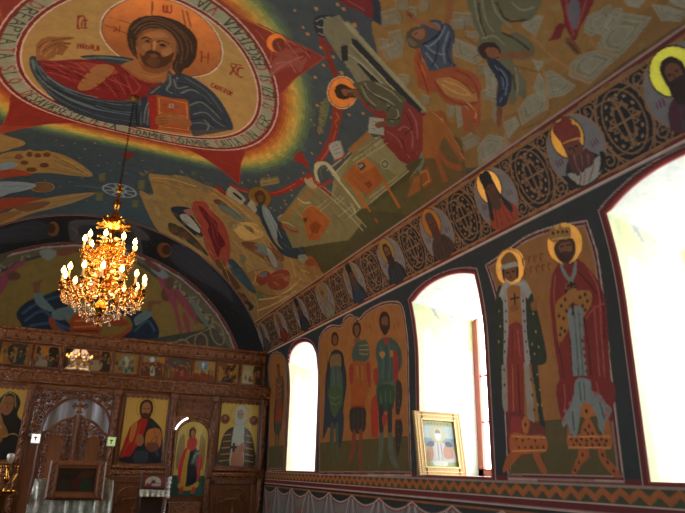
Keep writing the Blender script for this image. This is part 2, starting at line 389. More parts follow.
NV.draw('''
@ 2 0
# long roofed building
F 6f6a50 -70,75 -10,60 20,100 60,130 335,440 325,462 235,400 140,350 60,330 20,262 -5,240 -70,140
F 8a8262 0,85 30,95 340,440 332,450 20,110
F 1b2428 38,152 58,160 322,440 310,458 280,445 40,175
F 1b2428 60,255 78,252 165,345 120,325
l 9a9270 1.2 10,215 60,240 170,345
l 5a5238 1.2 0,180 40,200 240,400
l 9a9270 1.2 35,175 200,350 270,430
F 1b2428 -5,185 22,180 25,240 0,250
l 777054 3 20,265 45,275 70,310
F 5c4625 290,470 480,560 500,700 420,830 250,860 130,720 330,690
# Luke
e *b87a3a -6,372 52,55 20
E 5a2a18 1.2 -6,372 54,57 20
f 2c1a12 -32,360 -5,340 40,345 58,375 45,395 15,392 0,402 -25,395
f 6d4328 -28,365 -10,352 15,360 20,385 0,398 -20,392
f 534f34 45,345 100,322 165,340 235,380 258,405 245,455 240,490 205,502 165,485 185,455 190,425 150,400 100,405 70,385
l 7a7656 1.5 70,350 150,365 230,420
l 7a7656 1.5 110,345 130,390 180,410
l 2c2c1e 1.5 60,360 110,395 180,420
l 7a7656 1.5 180,480 215,440 235,420
f 6e2420 70,388 105,405 165,440 185,455 165,485 190,500 235,495 250,420 300,440 330,520 320,600 300,650 262,655 215,610 175,560 150,490 100,430
l 4a1214 1.5 245,440 290,520 285,620
l 934840 1.5 260,440 310,530 300,620
l 934840 1.5 200,510 240,570 270,630
F 8a8876 110,470 165,480 160,520 105,515
l 3a3a34 .8 118,480 150,486
l 3a3a34 .8 116,495 152,500
f 7a4c2c 140,488 185,490 178,506 140,506
# prophet in blue and orange
f 7a4a2a 255,42 285,55 300,80 360,95 395,118 375,128 320,100 290,92 262,86 272,70
f 7a4a2a 425,-10 445,0 440,60 425,110 408,105 418,60
f 1f2a36 330,112 350,90 395,82 402,100 432,98 452,145 440,200 442,240 452,272 345,285 322,225 313,185 335,160
l 3f4e5c 1.5 345,120 400,130 430,120
l 3f4e5c 1.5 330,190 380,170 430,200
l 3f4e5c 1.5 350,270 390,220 440,230
l 3f4e5c 1.5 345,230 375,250 380,280
l 0f161e 1.5 400,110 385,160 330,180
f 4b3c2c 256,140 275,115 300,108 330,112 342,130 345,160 320,175 305,195 275,190 262,170
f 7c4e2e 285,125 318,118 330,135 322,155 300,160
l 2a1c14 1 295,135 315,132
f 8d3f1e 345,285 455,275 520,292 552,330 553,370 540,405 555,450 552,490 530,520 495,520 485,480 512,460 500,425 420,410 385,370
f a3602e 400,310 470,300 500,330 520,370 490,380 430,340
l 6a2612 1.5 370,310 450,300 520,330 545,370
l 6a2612 1.5 400,390 470,370 540,395
l b8763c 1.2 420,400 480,385 530,400
l 6a2612 1.2 510,425 530,470 520,510
f 96441f 298,192 312,240 335,262 355,320 350,385 325,350 312,310 290,285
l 6a2612 1.2 308,240 330,330
# ochre figure in grey green robe
f 5d5a42 512,-8 690,-8 760,-8 800,0 775,60 745,85 690,75 640,100 650,140 700,130 760,170 770,215 720,240 685,235 700,280 740,330 725,360 690,330 690,300 655,270 620,235 550,215 540,185 550,150 530,100 515,50
l 7a775c 1.5 530,0 545,80 570,140
l 7a775c 1.5 560,0 580,90 610,130
l 7a775c 1.5 600,0 625,60 680,110
l 34321f 1.5 545,10 560,100 580,150
l 34321f 1.5 620,10 660,80 740,80
l 34321f 1.5 640,130 700,160 750,200
l 7a775c 1.5 560,155 610,145 650,180
l 7a775c 1.5 680,10 720,40 770,30
f 33221a 548,190 575,170 610,172 635,200 625,235 580,238 555,225
f 7c4c2c 578,195 610,190 628,205 622,228 590,232 580,215
f 7c4c2c 630,215 700,210 750,205 745,225 690,235 635,230
f 1f2a38 585,235 620,240 655,270 680,300 672,370 655,420 625,425 625,370 620,320 590,270
l 3f4e60 1.5 610,250 650,310 640,410
l 3f4e60 1.5 625,300 660,330 655,400
f 6b3f26 622,430 640,430 642,470 630,510 618,470
@ 3 0
# grey robe lower piece and hem
f 5d5a42 0,260 20,290 15,330 50,360 40,400 20,380 0,420 -20,400 -10,330
l 7a775c 1.5 5,270 15,340 10,390
l 34321f 1.5 -5,300 5,360
# figure in red
f 6e2020 195,-8 312,-8 300,50 270,100 245,160 220,140 205,105 195,130 180,155 140,162 150,145 175,95 200,95 195,40
f 5f5a5e 225,0 255,0 265,40 250,110 232,110 215,60
l 93403a 1.5 210,0 215,60 240,140
l 93403a 1.5 290,0 270,60 250,120
f 6b4424 208,150 230,155 262,190 268,212 250,218 225,195 205,170
l 3a2414 1 220,170 255,210
@ 2 1
# chair, footstool, table by Luke
f 844820 330,-40 400,-70 430,-10 420,40 350,60 330,20
f 7a3418 345,-8 400,-12 410,30 380,70 345,60
l 844820 7 400,-40 440,60 480,120
l 844820 7 340,40 380,120 412,210
l 844820 6 370,70 420,140 475,160
l b07a40 1 400,-40 450,60 490,125
F 844820 268,190 345,155 362,215 262,292
O b07a40 1 275,198 338,170 350,210 272,275
e 5f4326 300,220 14 30 20
f 606a58 250,150 290,150 320,95 330,120 315,170 285,182 262,170
F 77714f -30,180 60,80 150,30 165,50 300,180 120,300 20,440 -60,380
l a39a70 1.2 -60,170 40,90 120,10
l a39a70 1.2 -40,190 110,50 165,50
l 4d4a30 1.2 60,120 90,90 120,60
l a39a70 1 100,200 200,90
l a39a70 1.2 110,305 275,180
l a39a70 1.2 10,435 115,375
l a39a70 1.2 -20,420 110,355
l a39a70 1 10,290 40,380
l a39a70 1 -10,330 70,300
e 3f4a3c 175,145 18 18
E a39a70 .8 175,145 22 22
F 86481f 5,182 60,125 115,125 168,210 112,292 55,250
F 6a2e18 85,215 115,200 135,225 105,250
O b07a40 .8 15,185 65,135 108,135 155,208 110,275 60,240
F 2d3a34 55,140 80,135 95,160 70,172
l 86481f 5 165,215 200,260 228,312
l 86481f 5 62,255 100,310 140,375
l 86481f 5 15,200 50,280 90,340
F 8c887a -30,85 -5,80 5,115 -20,130
f 6e2420 165,-60 330,-60 340,-10 310,60 280,140 240,135 200,95 160,45
l 934840 1.5 200,-20 240,60 270,120
l 4a1214 1.5 230,-30 290,30 285,100
l 4a1214 1.5 180,20 230,40 260,100
@ 1 1
# ribbon looping over the scenes
l 7e2418 8 240,230 300,252 355,262 420,262 490,232 560,190
l 7e2418 8 590,135 625,85 655,20 662,-60
l a85a3a 1 250,238 330,262 430,256 500,222
l a85a3a 1 600,130 635,80 662,10
f 7e2418 490,125 520,95 555,165 520,140
s a07038 2 565,102 598,60 522,205 482,248 485,270 400,320 415,330 440,320 460,305 340,215 390,190 370,210 455,290 285,220
s a07038 1.5 595,22 470,200 310,210 530,180
F 7a6a40 355,210 430,200 435,220 360,235
l 4a4028 1 365,225 425,212
F 75705a 630,62 680,50 700,120 655,135
l 3a3a34 .8 640,75 680,68
l 3a3a34 .8 645,95 685,85
# canopied building with altar
F 6a6444 430,370 530,240 575,200 640,270 720,180 820,130 900,100 700,400 560,500 480,440
l 9a946e 4 590,220 578,175 600,140 640,160 690,240 760,380
l 9a946e 3 620,260 690,340 735,410
l 8a8460 2 540,220 640,330 700,430
l 9a946e 1.5 560,250 660,370
l 6e2a1c 5 545,190 590,230 640,270
l 6e2a1c 4 440,385 500,420
F 86481f 500,400 530,300 570,270 640,360 610,420 540,460
F 6a2818 535,400 575,365 600,395 570,430
l b07a40 1 505,400 535,310 570,280
F 2d2c20 520,350 545,340 548,370 530,380
l b0a880 2 430,370 520,285 585,225
f 423e20 480,480 560,470 700,380 900,180 1000,140 700,480 500,560
# John with gold halo and blue robe
f 33454e 345,320 380,310 420,350 470,430 520,490 545,540 530,590 490,570 440,500 390,420 355,360
f 74807a 370,330 400,350 450,430 455,470 420,450 385,380
l 1d2a32 1.5 360,330 410,420 480,500
l 8f9a92 1.2 380,330 420,390 470,470
l 8f9a92 1 480,490 520,560
e *8a6a30 355,277 48 38 35
E 4f3018 1 355,277 50,40 35
f 4a301c 335,262 360,250 380,275 372,305 345,298
f 6b4a2c 350,270 368,272 366,295 350,292
f 7a4c2c 440,385 490,400 495,415 455,410
@ 1 2
f 86481f 470,-10 520,20 560,0 600,60 560,80 520,60 490,50
@ 0 1
# left: slate sky keeps; dove roundel
f 8f744a 640,0 642,0 643,1
''')
# white roundel with a cross near the end of the vault crown
RC=nave_uv([(119.6,190.5)])[0]
for r,c in ((.27,'8a9090'),(.24,'3f474c'),): NV.fill(uvc(RC,r),c)
for k in range(8):
    t=math.radians(45*k+22);NV.line(np.array([RC,RC+.25*np.array([math.cos(t),math.sin(t)])]),'8a9090',.035)
NV.fill(uvc(RC,.12),'8a9090');NV.fill(uvc(RC,.08),'6a7450')
NV.draw('''
@ 0 1
l 5a6468 2.5 300,230 350,234 410,242
l 5a6468 2.5 545,262 590,280 630,298
F 5f5c34 395,185 422,178 420,215 398,212
F 5f5c34 385,258 412,260 410,292 384,290
F 5f5c34 555,210 580,208 578,248 552,244
F 5f5c34 528,290 555,290 552,320 530,318
F 6a2a1c 484,95 540,98 520,128 500,122
s a07038 1.6 445,170 460,60 380,60 340,85 300,60 250,70 400,110 430,140 570,130 610,170 350,290 420,300 590,80 560,50 180,210 240,235
s a07038 1.6 225,50 320,120 395,150 480,140 505,180 280,215 330,200
# host of apostles, left
f 8a6c3e -10,28 40,35 92,52 100,66 60,80 -10,95
f 8a6c3e -10,120 40,95 110,92 200,95 260,110 330,148 372,192 300,192 220,182 150,180 60,190 -10,200
l 5a4326 1.2 200,105 270,140 340,180
l 5a4326 1.2 215,130 290,160 350,188
l 5a4326 1.2 190,160 260,175 330,190
l b0925a 1 230,110 300,150 360,188
e 6d4428 118,104 14 14
e 6d4428 150,108 18 12
e 6d4428 185,105 20 12
e 6d4428 95,138 22 12
e 6d4428 175,148 24 13
e 6d4428 120,165 30 12
e 6d4428 75,115 16 12
E 9a7a44 1.2 118,104 18 16
E 9a7a44 1.2 185,106 24 15
E 9a7a44 1.2 120,166 34 14
e 8a6a34 118,104 18 15
e 5a3822 118,106 12 11
e 8a6a34 152,108 20 13
e 5a3822 152,110 14 9
e 8a6a34 186,106 23 14
e 5a3822 188,107 15 9
e 8a6a34 96,138 24 13
e 5a3822 98,139 16 9
e 8a6a34 176,148 26 14
e 5a3822 178,149 18 10
e 8a6a34 122,166 32 13
e 5a3822 126,167 22 9
l 6a2a1c 1.4 10,120 60,118 95,120
l 7a7a6a 1.4 40,128 75,126
l b0925a 1 240,125 300,140 340,165
l b0925a 1 235,150 290,168 345,185
f 6e7e84 -10,150 40,135 70,150 30,165 -10,172
f 8a3a22 -10,175 60,165 130,185 60,195 -10,200
e 6d4a2a 170,237 45 19
E 9a7a44 1.2 170,237 47 20
f 7a8484 -10,220 60,215 130,222 140,235 100,250 40,262 -10,275
l 5a6468 1.2 0,235 80,232 130,236
f 8a3a22 -10,290 60,278 180,282 170,300 80,310 -10,335
f 8a6c3e 40,330 150,290 260,268 370,258 372,268 290,300 200,325 120,345 0,395 -10,400
f 6d4428 60,320 120,300 200,295 170,320 100,335
l 5a4326 1.2 190,300 280,285 360,264
l 5a4326 1.2 120,330 230,310
l b0925a 1 200,285 300,272 365,260
f 7d5428 -10,350 40,335 90,338 20,370 -10,385
f 8a3a22 -10,-10 60,-8 130,-8 60,10 0,20
@ 1 1
# rocky cave scene with the mother of God
@@ 0 0 1
f 7c5e34 165,228 185,252 212,274 242,308 262,346 300,310 335,292 325,275 290,245 240,210 200,200
@ 1 1
f 8a6c3e -90,190 -60,185 0,192 40,200 100,215 170,240 230,262 330,335 430,430 500,530 590,640 680,740 640,790 540,810 480,760 400,640 300,560 220,560 120,513 0,440 -60,400 -110,300 -125,250 -70,270
f 77623e 0,190 60,195 130,225 170,245 150,262 100,245 0,225
l b0925a 2 -80,200 0,205 100,235
l 5a4326 1.5 -90,215 -20,225 40,250
f 243037 0,320 50,315 90,330 80,345 130,420 110,440 60,400 20,360
f 8f8a7c 35,350 60,345 85,365 115,405 112,420 80,400 50,375
f 93584a 50,330 90,325 100,345 75,350
f 8f3d2c 82,305 105,292 140,300 175,345 215,400 235,460 235,520 215,560 190,550 160,520 130,450 140,420 110,380 90,345
f 6a2020 95,318 125,310 160,350 200,405 215,440 195,450 215,480 195,515 170,510 160,470 140,440 140,400 110,350
e 5f3320 118,325 12 14
l 8a4038 1.5 130,330 170,390 170,440
l 8a4038 1.5 160,370 200,420
l 4a1214 1.5 140,350 155,400 175,480
l 5a4326 1.5 0,390 60,420 120,470
f 3c3a26 -10,380 40,395 85,430 130,480 150,513 100,480 40,440 0,420
f 5b3a22 -10,400 20,395 30,415 0,420
f 5b3a22 30,425 60,415 80,440 50,450
f 5b3a22 90,460 120,470 130,490 100,480
f 546058 180,290 230,315 290,350 320,385 325,415 290,395 240,350 200,330
f 5b3a22 170,290 190,285 200,300 180,305
f 6b4a2a 290,370 320,380 325,412 305,405
f b08c50 250,385 330,380 370,430 300,450 260,420
F 8a8670 218,262 238,232 262,248 300,285 285,305 270,290
F 1f272a 245,262 262,258 290,285 283,298
F 7e2418 172,235 185,230 225,262 215,275
F 8a8670 305,310 320,285 335,300 345,330 335,340
f 6a2020 310,580 340,570 390,560
@ 1 2
# lower part of the same scene
f 2f4148 228,20 250,15 290,60 330,120 340,150 315,140 270,95 240,60
f 7a3020 340,95 355,70 380,60 400,75 385,105 360,118
f 6e5a48 350,-30 400,-25 440,20 452,50 430,62 410,50 380,30 370,0
f 50606a 362,70 385,66 380,80 365,85
f 7c3626 395,85 410,65 440,55 470,60 478,95 462,125 430,138 400,130 385,110
l a05a3c 1.2 410,80 450,75 465,110
f 54643e 345,140 370,150 360,185 345,170
f 6b4a2a 395,-55 430,-30 455,10 440,20 410,-20
f 4a2c16 205,55 230,60 270,110 300,160 320,190 330,205 300,220 260,160 225,110
f 1c1a12 295,185 330,190 325,215 300,218
f 5c3c1c 185,10 215,30 205,55 180,35
l b08c50 2 350,175 420,165 480,130 520,90
l b08c50 2 345,220 420,190 500,140
l b08c50 1.5 330,150 345,190 350,230
l b08c50 1.5 150,-20 200,20 240,110
l 5a4326 1.2 340,140 400,160 470,150
l b08c50 1.5 440,-60 480,10 500,90
l b08c50 1.5 250,-60 290,-20 330,50
l b08c50 1.5 300,20 340,70 330,110
@ 1 1
f 6a4428 280,462 320,455 400,480 430,520 400,540 330,500
f 5f6a60 330,470 370,465 400,500 370,510
''')
# ================= finer brushwork over the large shapes ===========================================
mottle([(142,172),(186,168),(226,190),(290,240),(322,272),(335,290),(318,306),(262,338),(235,300),(200,262),(168,232),(140,205)],['a38a56','8f7a48','6f6238','a07c40','77502a','565c46'],170,4.2,2.0,35,.35,3)
NV.draw('''
# left scene again over the mottling
@@ 200 180 5.7
f 8f3d2c -40,135 -10,120 30,150 80,190 130,240 162,320 168,400 140,455 100,450 60,380 20,320 5,290 0,230
f 641c1e -10,150 20,160 60,210 95,240 105,290 130,330 145,370 120,390 100,440 60,330 45,290 50,260 20,210
l.6 8a4a40 1.5 10,180 60,240 80,330 110,390
l.6 8a4a40 1.5 40,200 90,260 100,320
l.6 8a4a40 1.2 60,220 110,300
l.6 401214 1.5 30,190 60,260 70,330
l.6 401214 1.2 90,260 120,350
f.7 5c6456 120,150 180,170 235,215 230,235 170,205 130,175
f.7 5b3a22 100,110 140,125 160,150 120,140
f.7 8a5a3a 200,235 260,265 310,285 300,310 270,270 220,255
f.7 4a4436 250,255 300,275 295,300 262,275
f.6 556050 165,240 215,245 205,275 175,270
f.7 6a3a20 235,355 290,365 330,380 320,400 260,385
f.6 8a8f86 380,385 410,410 440,470 430,500 400,460
f.6 4f5a4c 225,425 260,440 250,480 230,465
l.8 b08c50 2 60,40 140,90 240,170 340,270 440,400
l.8 b08c50 1.5 50,60 120,110 220,190 320,300 420,430
l.8 4a4434 1.2 50,50 130,100 230,180 330,285
f 8a8670 150,80 175,38 240,85 255,110 235,140 200,115
f 1f272a 188,78 198,72 238,105 232,115
# John
f 2a3a42 330,140 350,130 365,150 380,230 410,320 450,380 520,415 590,410 600,440 560,450 480,430 420,370 370,280 335,200
f 6f7c7a 355,145 385,160 430,240 470,290 480,330 460,360 420,330 390,270 360,200
f 2a3a42 450,235 490,270 540,320 590,390 600,420 540,420 480,400 440,340
l.8 8f9a94 1.5 370,160 400,230 440,320
l.8 8f9a94 1.5 390,170 430,250 465,330
l.8 131e26 1.5 340,160 365,240 410,330 460,400
l.8 50626a 1.2 480,300 540,370 590,410
l.8 50626a 1.2 460,350 520,400
f.9 777a66 560,430 600,425 615,450 590,475 565,465
f.9 7a3a1c 600,460 640,450 660,475 640,490 610,485
f 7e2a1e 470,250 500,285 545,295 530,305 485,290 462,265
f 8a8268 440,220 470,195 520,215 500,240 470,245
# scroll top of the canopy
@@ 240 150 5.7
F 7c6236 215,395 330,280 420,190 450,215 330,330 240,420
F 6d6440 240,420 330,330 450,215 700,410 620,513 300,560
l.9 9c9470 1.6 450,215 700,460
l.9 9c9470 1.2 470,205 720,440
l.7 9c9470 1 330,300 500,470
l.7 9c9470 1 300,330 460,500
l.7 9c9470 .9 440,330 500,280
l.7 9c9470 .9 455,350 520,295
l.7 9c9470 .9 540,290 600,240
l.7 9c9470 .9 555,305 620,250
l.7 9c9470 .9 600,400 680,340
l.7 9c9470 .9 560,380 640,320
l.8 4a4a2c 1.2 400,230 600,440
F 8a4c1e 350,360 410,315 440,330 520,400 450,513 390,513
F 6f3616 395,430 430,405 465,430 440,480 405,465
f.9 2c2c1c 360,395 378,385 385,400 370,412
l b07a40 1 352,362 412,318 515,402
l.8 5a2a10 1.2 380,370 420,440 400,500
f 8f8864 365,165 395,150 420,170 440,210 415,220 385,200
l a59e78 4.5 455,205 432,130 440,95 470,75 505,85 540,130 600,220 680,330
l 5f5a3a 1.2 470,170 458,120 475,98 500,110 560,200 650,330
l 8a2a1a 4 380,160 410,150 430,190 470,200 520,175
l 8a2a1a 3 440,180 480,220 510,250
l 8a2a1a 4 250,430 290,460 330,465
l 9a9068 3 330,275 360,300 400,300
l 9a9068 2.5 240,410 280,420 310,440
# desks and panelled wall by Luke
@@ 300 120 5.7
F 8a5c30 270,170 385,62 405,85 300,190
F 6e663f 300,190 405,85 620,290 400,480 340,513 200,400
F 7c7450 330,170 450,100 610,275 560,320
l.9 9c9470 1.4 300,230 480,110
l.9 9c9470 1.2 320,245 500,130
l.8 9c9470 1.2 400,470 620,290
l.7 9c9470 1 395,445 560,315
l.8 4a4a30 1 340,190 460,100
l.8 45482e .9 350,175 362,190 372,168 384,182 394,158 406,172 416,148 428,160
e 4a5244 485,252 20 22
e.8 8f8a68 485,252 12 13
E 9c9470 .8 485,252 24 26
F 8a4c1e 245,330 310,250 370,215 430,260 480,340 390,430 330,400
F 6f3314 365,360 395,345 415,370 395,395
F 9a5c26 310,250 370,215 430,260 350,310
F 2a2f30 325,250 360,240 378,265 345,292
F.9 7a7c74 332,258 356,248 364,262 342,276
l 9a5620 4.5 475,345 520,420 565,495
l 9a5620 4 320,400 360,460 400,520
l 9a5620 3.5 260,330 330,430 370,500
l.8 5a2a10 1 485,350 530,430 572,495
l.8 5a2a10 1 300,340 380,440
f.8 4a4826 400,513 450,470 620,330 684,300 684,513
l 9a5620 4.5 475,345 520,420 565,495
f 8e8c80 165,150 215,118 235,150 245,205 205,225 185,200
l.8 44443e .8 185,155 215,140
l.8 44443e .8 190,175 222,160
l.8 44443e .8 200,195 232,182
l 8a3020 2 200,232 240,215 262,190
l a39a70 4 90,300 90,260 115,245 150,255 200,320 290,430 340,500
F 8a5224 610,440 650,330 684,310 684,400
# Luke
@@ 300 60 5.7
l.9 6f2018 7 165,0 185,40 205,95
f.9 7e2a1c 190,265 240,270 225,360 190,430 150,513 130,513 165,430 185,350
l.8 8a6a2a 1.4 205,300 220,330 200,350
l.8 8a6a2a 1.4 200,360 215,390
e *b8763a 240,185 82 90
E d0a080 1 240,185 84 92
E 6a2c18 .8 240,185 78 86
f 2a1810 198,165 215,140 250,138 290,160 320,165 345,180 350,215 320,215 290,215 250,225 215,215 200,190
f 744a2c 235,170 262,165 300,175 310,200 270,205 250,200
f.8 3a2418 270,190 310,185 315,210 275,215
f 684228 290,165 340,180 355,220 320,215
f 4b4a34 300,140 350,122 420,120 500,150 570,195 600,240 580,300 575,350 540,378 480,370 495,320 480,290 420,290 390,250 350,225 330,170
l.9 7c7c64 1.8 350,150 380,210 430,260
l.9 7c7c64 1.6 370,130 400,180 500,230 540,260
l.9 7c7c64 1.6 430,130 520,180 580,240
l.9 7c7c64 1.6 500,260 545,270 560,320 520,350
l.9 24261c 1.5 330,160 370,230 430,275
l.9 24261c 1.5 360,150 420,200 490,240
l.9 24261c 1.5 495,290 520,260 560,280
l.9 24261c 1.5 500,340 540,340 570,330
f 732a26 340,235 400,275 480,300 470,320 400,290 350,250
f 732a26 600,235 660,290 720,360 700,513 640,520 590,513 540,470 480,440 475,380 540,380 580,350 590,300
l.8 94504a 2 620,280 660,350 670,450
l.8 94504a 2 560,400 600,380 640,420 640,500
l.8 401414 1.6 600,300 640,380 600,420
l.8 401414 1.6 520,420 580,460 600,513
l.8 94504a 1.6 500,410 560,450 580,500
F 8e8c7e 400,325 478,335 478,430 388,415
l.8 44443e .8 410,350 440,355
l.8 44443e .8 408,370 435,375
l.8 44443e .8 405,390 430,395
f 6a4026 430,360 480,348 500,365 470,385 435,385
# first pages of rock and the two prophets
@@ 340 0 5.7
f 252f3c 168,-10 215,-10 235,130 205,115 180,80
f 6b2226 0,-10 165,-10 185,95 100,60 30,30
l.8 8a4a44 1.2 40,0 140,60
f 3b4652 455,150 520,115 560,112 585,135 600,130 640,170 650,210 635,300 650,370 600,400 510,402 470,310 450,260 480,220
l.9 6a7880 1.5 600,150 560,220 500,270
l.9 6a7880 1.5 620,180 590,280 600,360
l.9 6a7880 1.5 480,250 540,300 600,310
l.9 6a7880 1.5 490,300 530,350 560,390
l.9 6a7880 1.2 500,140 540,130 570,150
l.9 18222c 1.8 585,140 560,200 470,255
l.9 18222c 1.5 560,230 550,320 520,380
l.9 18222c 1.5 630,220 610,300 630,360
f 8a5632 375,85 385,60 400,75 420,90 440,108 500,120 560,145 575,170 540,165 480,140 430,130 400,125
f 8a5632 600,110 605,60 600,20 612,-5 640,-5 648,30 635,70 625,140
l.9 4f2a18 .9 385,65 410,95
l.9 4f2a18 .9 380,80 415,105
f 4e4234 378,190 400,170 450,158 490,155 500,180 500,225 470,240 450,265 410,265 385,240
f 84573a 410,190 440,170 480,165 480,215 450,225 425,215
l.9 2a1c14 1 425,195 440,185
f.8 6a5c4c 385,220 410,225 440,250 420,262 395,250
f 8f4624 455,400 520,405 640,380 684,400 684,513 470,513 440,430 430,330 445,275 465,320
l.9 b0683a 1.2 470,330 500,400 520,480
l.9 5a200e 1.2 450,300 470,400 460,470
@@ 400 60 5.7
f 8f4624 175,70 320,50 400,65 450,110 465,160 455,220 465,270 450,340 435,400 410,380 420,330 390,270 350,262 280,252 230,210 195,150
f.9 a0703c 210,110 300,100 390,150 440,200 430,240 350,230 270,200 230,150
l.9 7a2c12 1.8 195,120 250,200 340,250 440,240
l.9 7a2c12 1.8 320,60 400,100 440,170 450,220
l.9 7a2c12 1.5 280,90 360,130 420,190
l.9 7a2c12 1.5 370,270 400,340 430,350
l.9 b88a4c 1.2 240,140 330,190 400,200
l.9 b88a4c 1.2 250,120 340,150 410,210
l.9 b88a4c 1.2 380,240 430,290 430,330
f 8f4624 350,260 400,300 420,360 430,410 400,410 370,400 355,330
f 7a4c2c 385,330 405,345 425,400 435,425 410,415 390,390
f 94441f 80,-10 110,0 150,40 170,90 185,130 165,200 140,150 110,110 90,60
l.9 5a200e 1.2 100,10 130,90 160,180
l.9 b0683a 1.2 120,30 150,100
f 232e3e 490,-10 530,-10 560,30 610,70 635,110 630,180 600,240 555,270 550,200 560,120 530,60
l.9 5a6a78 1.5 540,30 580,90 590,160 570,240
l.9 5a6a78 1.5 570,50 610,110 600,200
l.9 10161e 1.5 560,60 600,130 575,210
f 6b3f26 552,270 575,270 572,320 560,375 550,340
F 8a521f 130,320 185,290 250,350 350,513 330,530 250,430 200,560 130,560
l.8 b07a40 1 190,300 260,370 345,510
''')
for w,a,b,h,c in (('SF.AP.LUCA',(322.5,133),(325.5,102),5,'75693a'),('SF.IOAN',(261,183),(278,181),4.5,'75693a'),): seg_word(NV,w,a,b,h,c,.016)
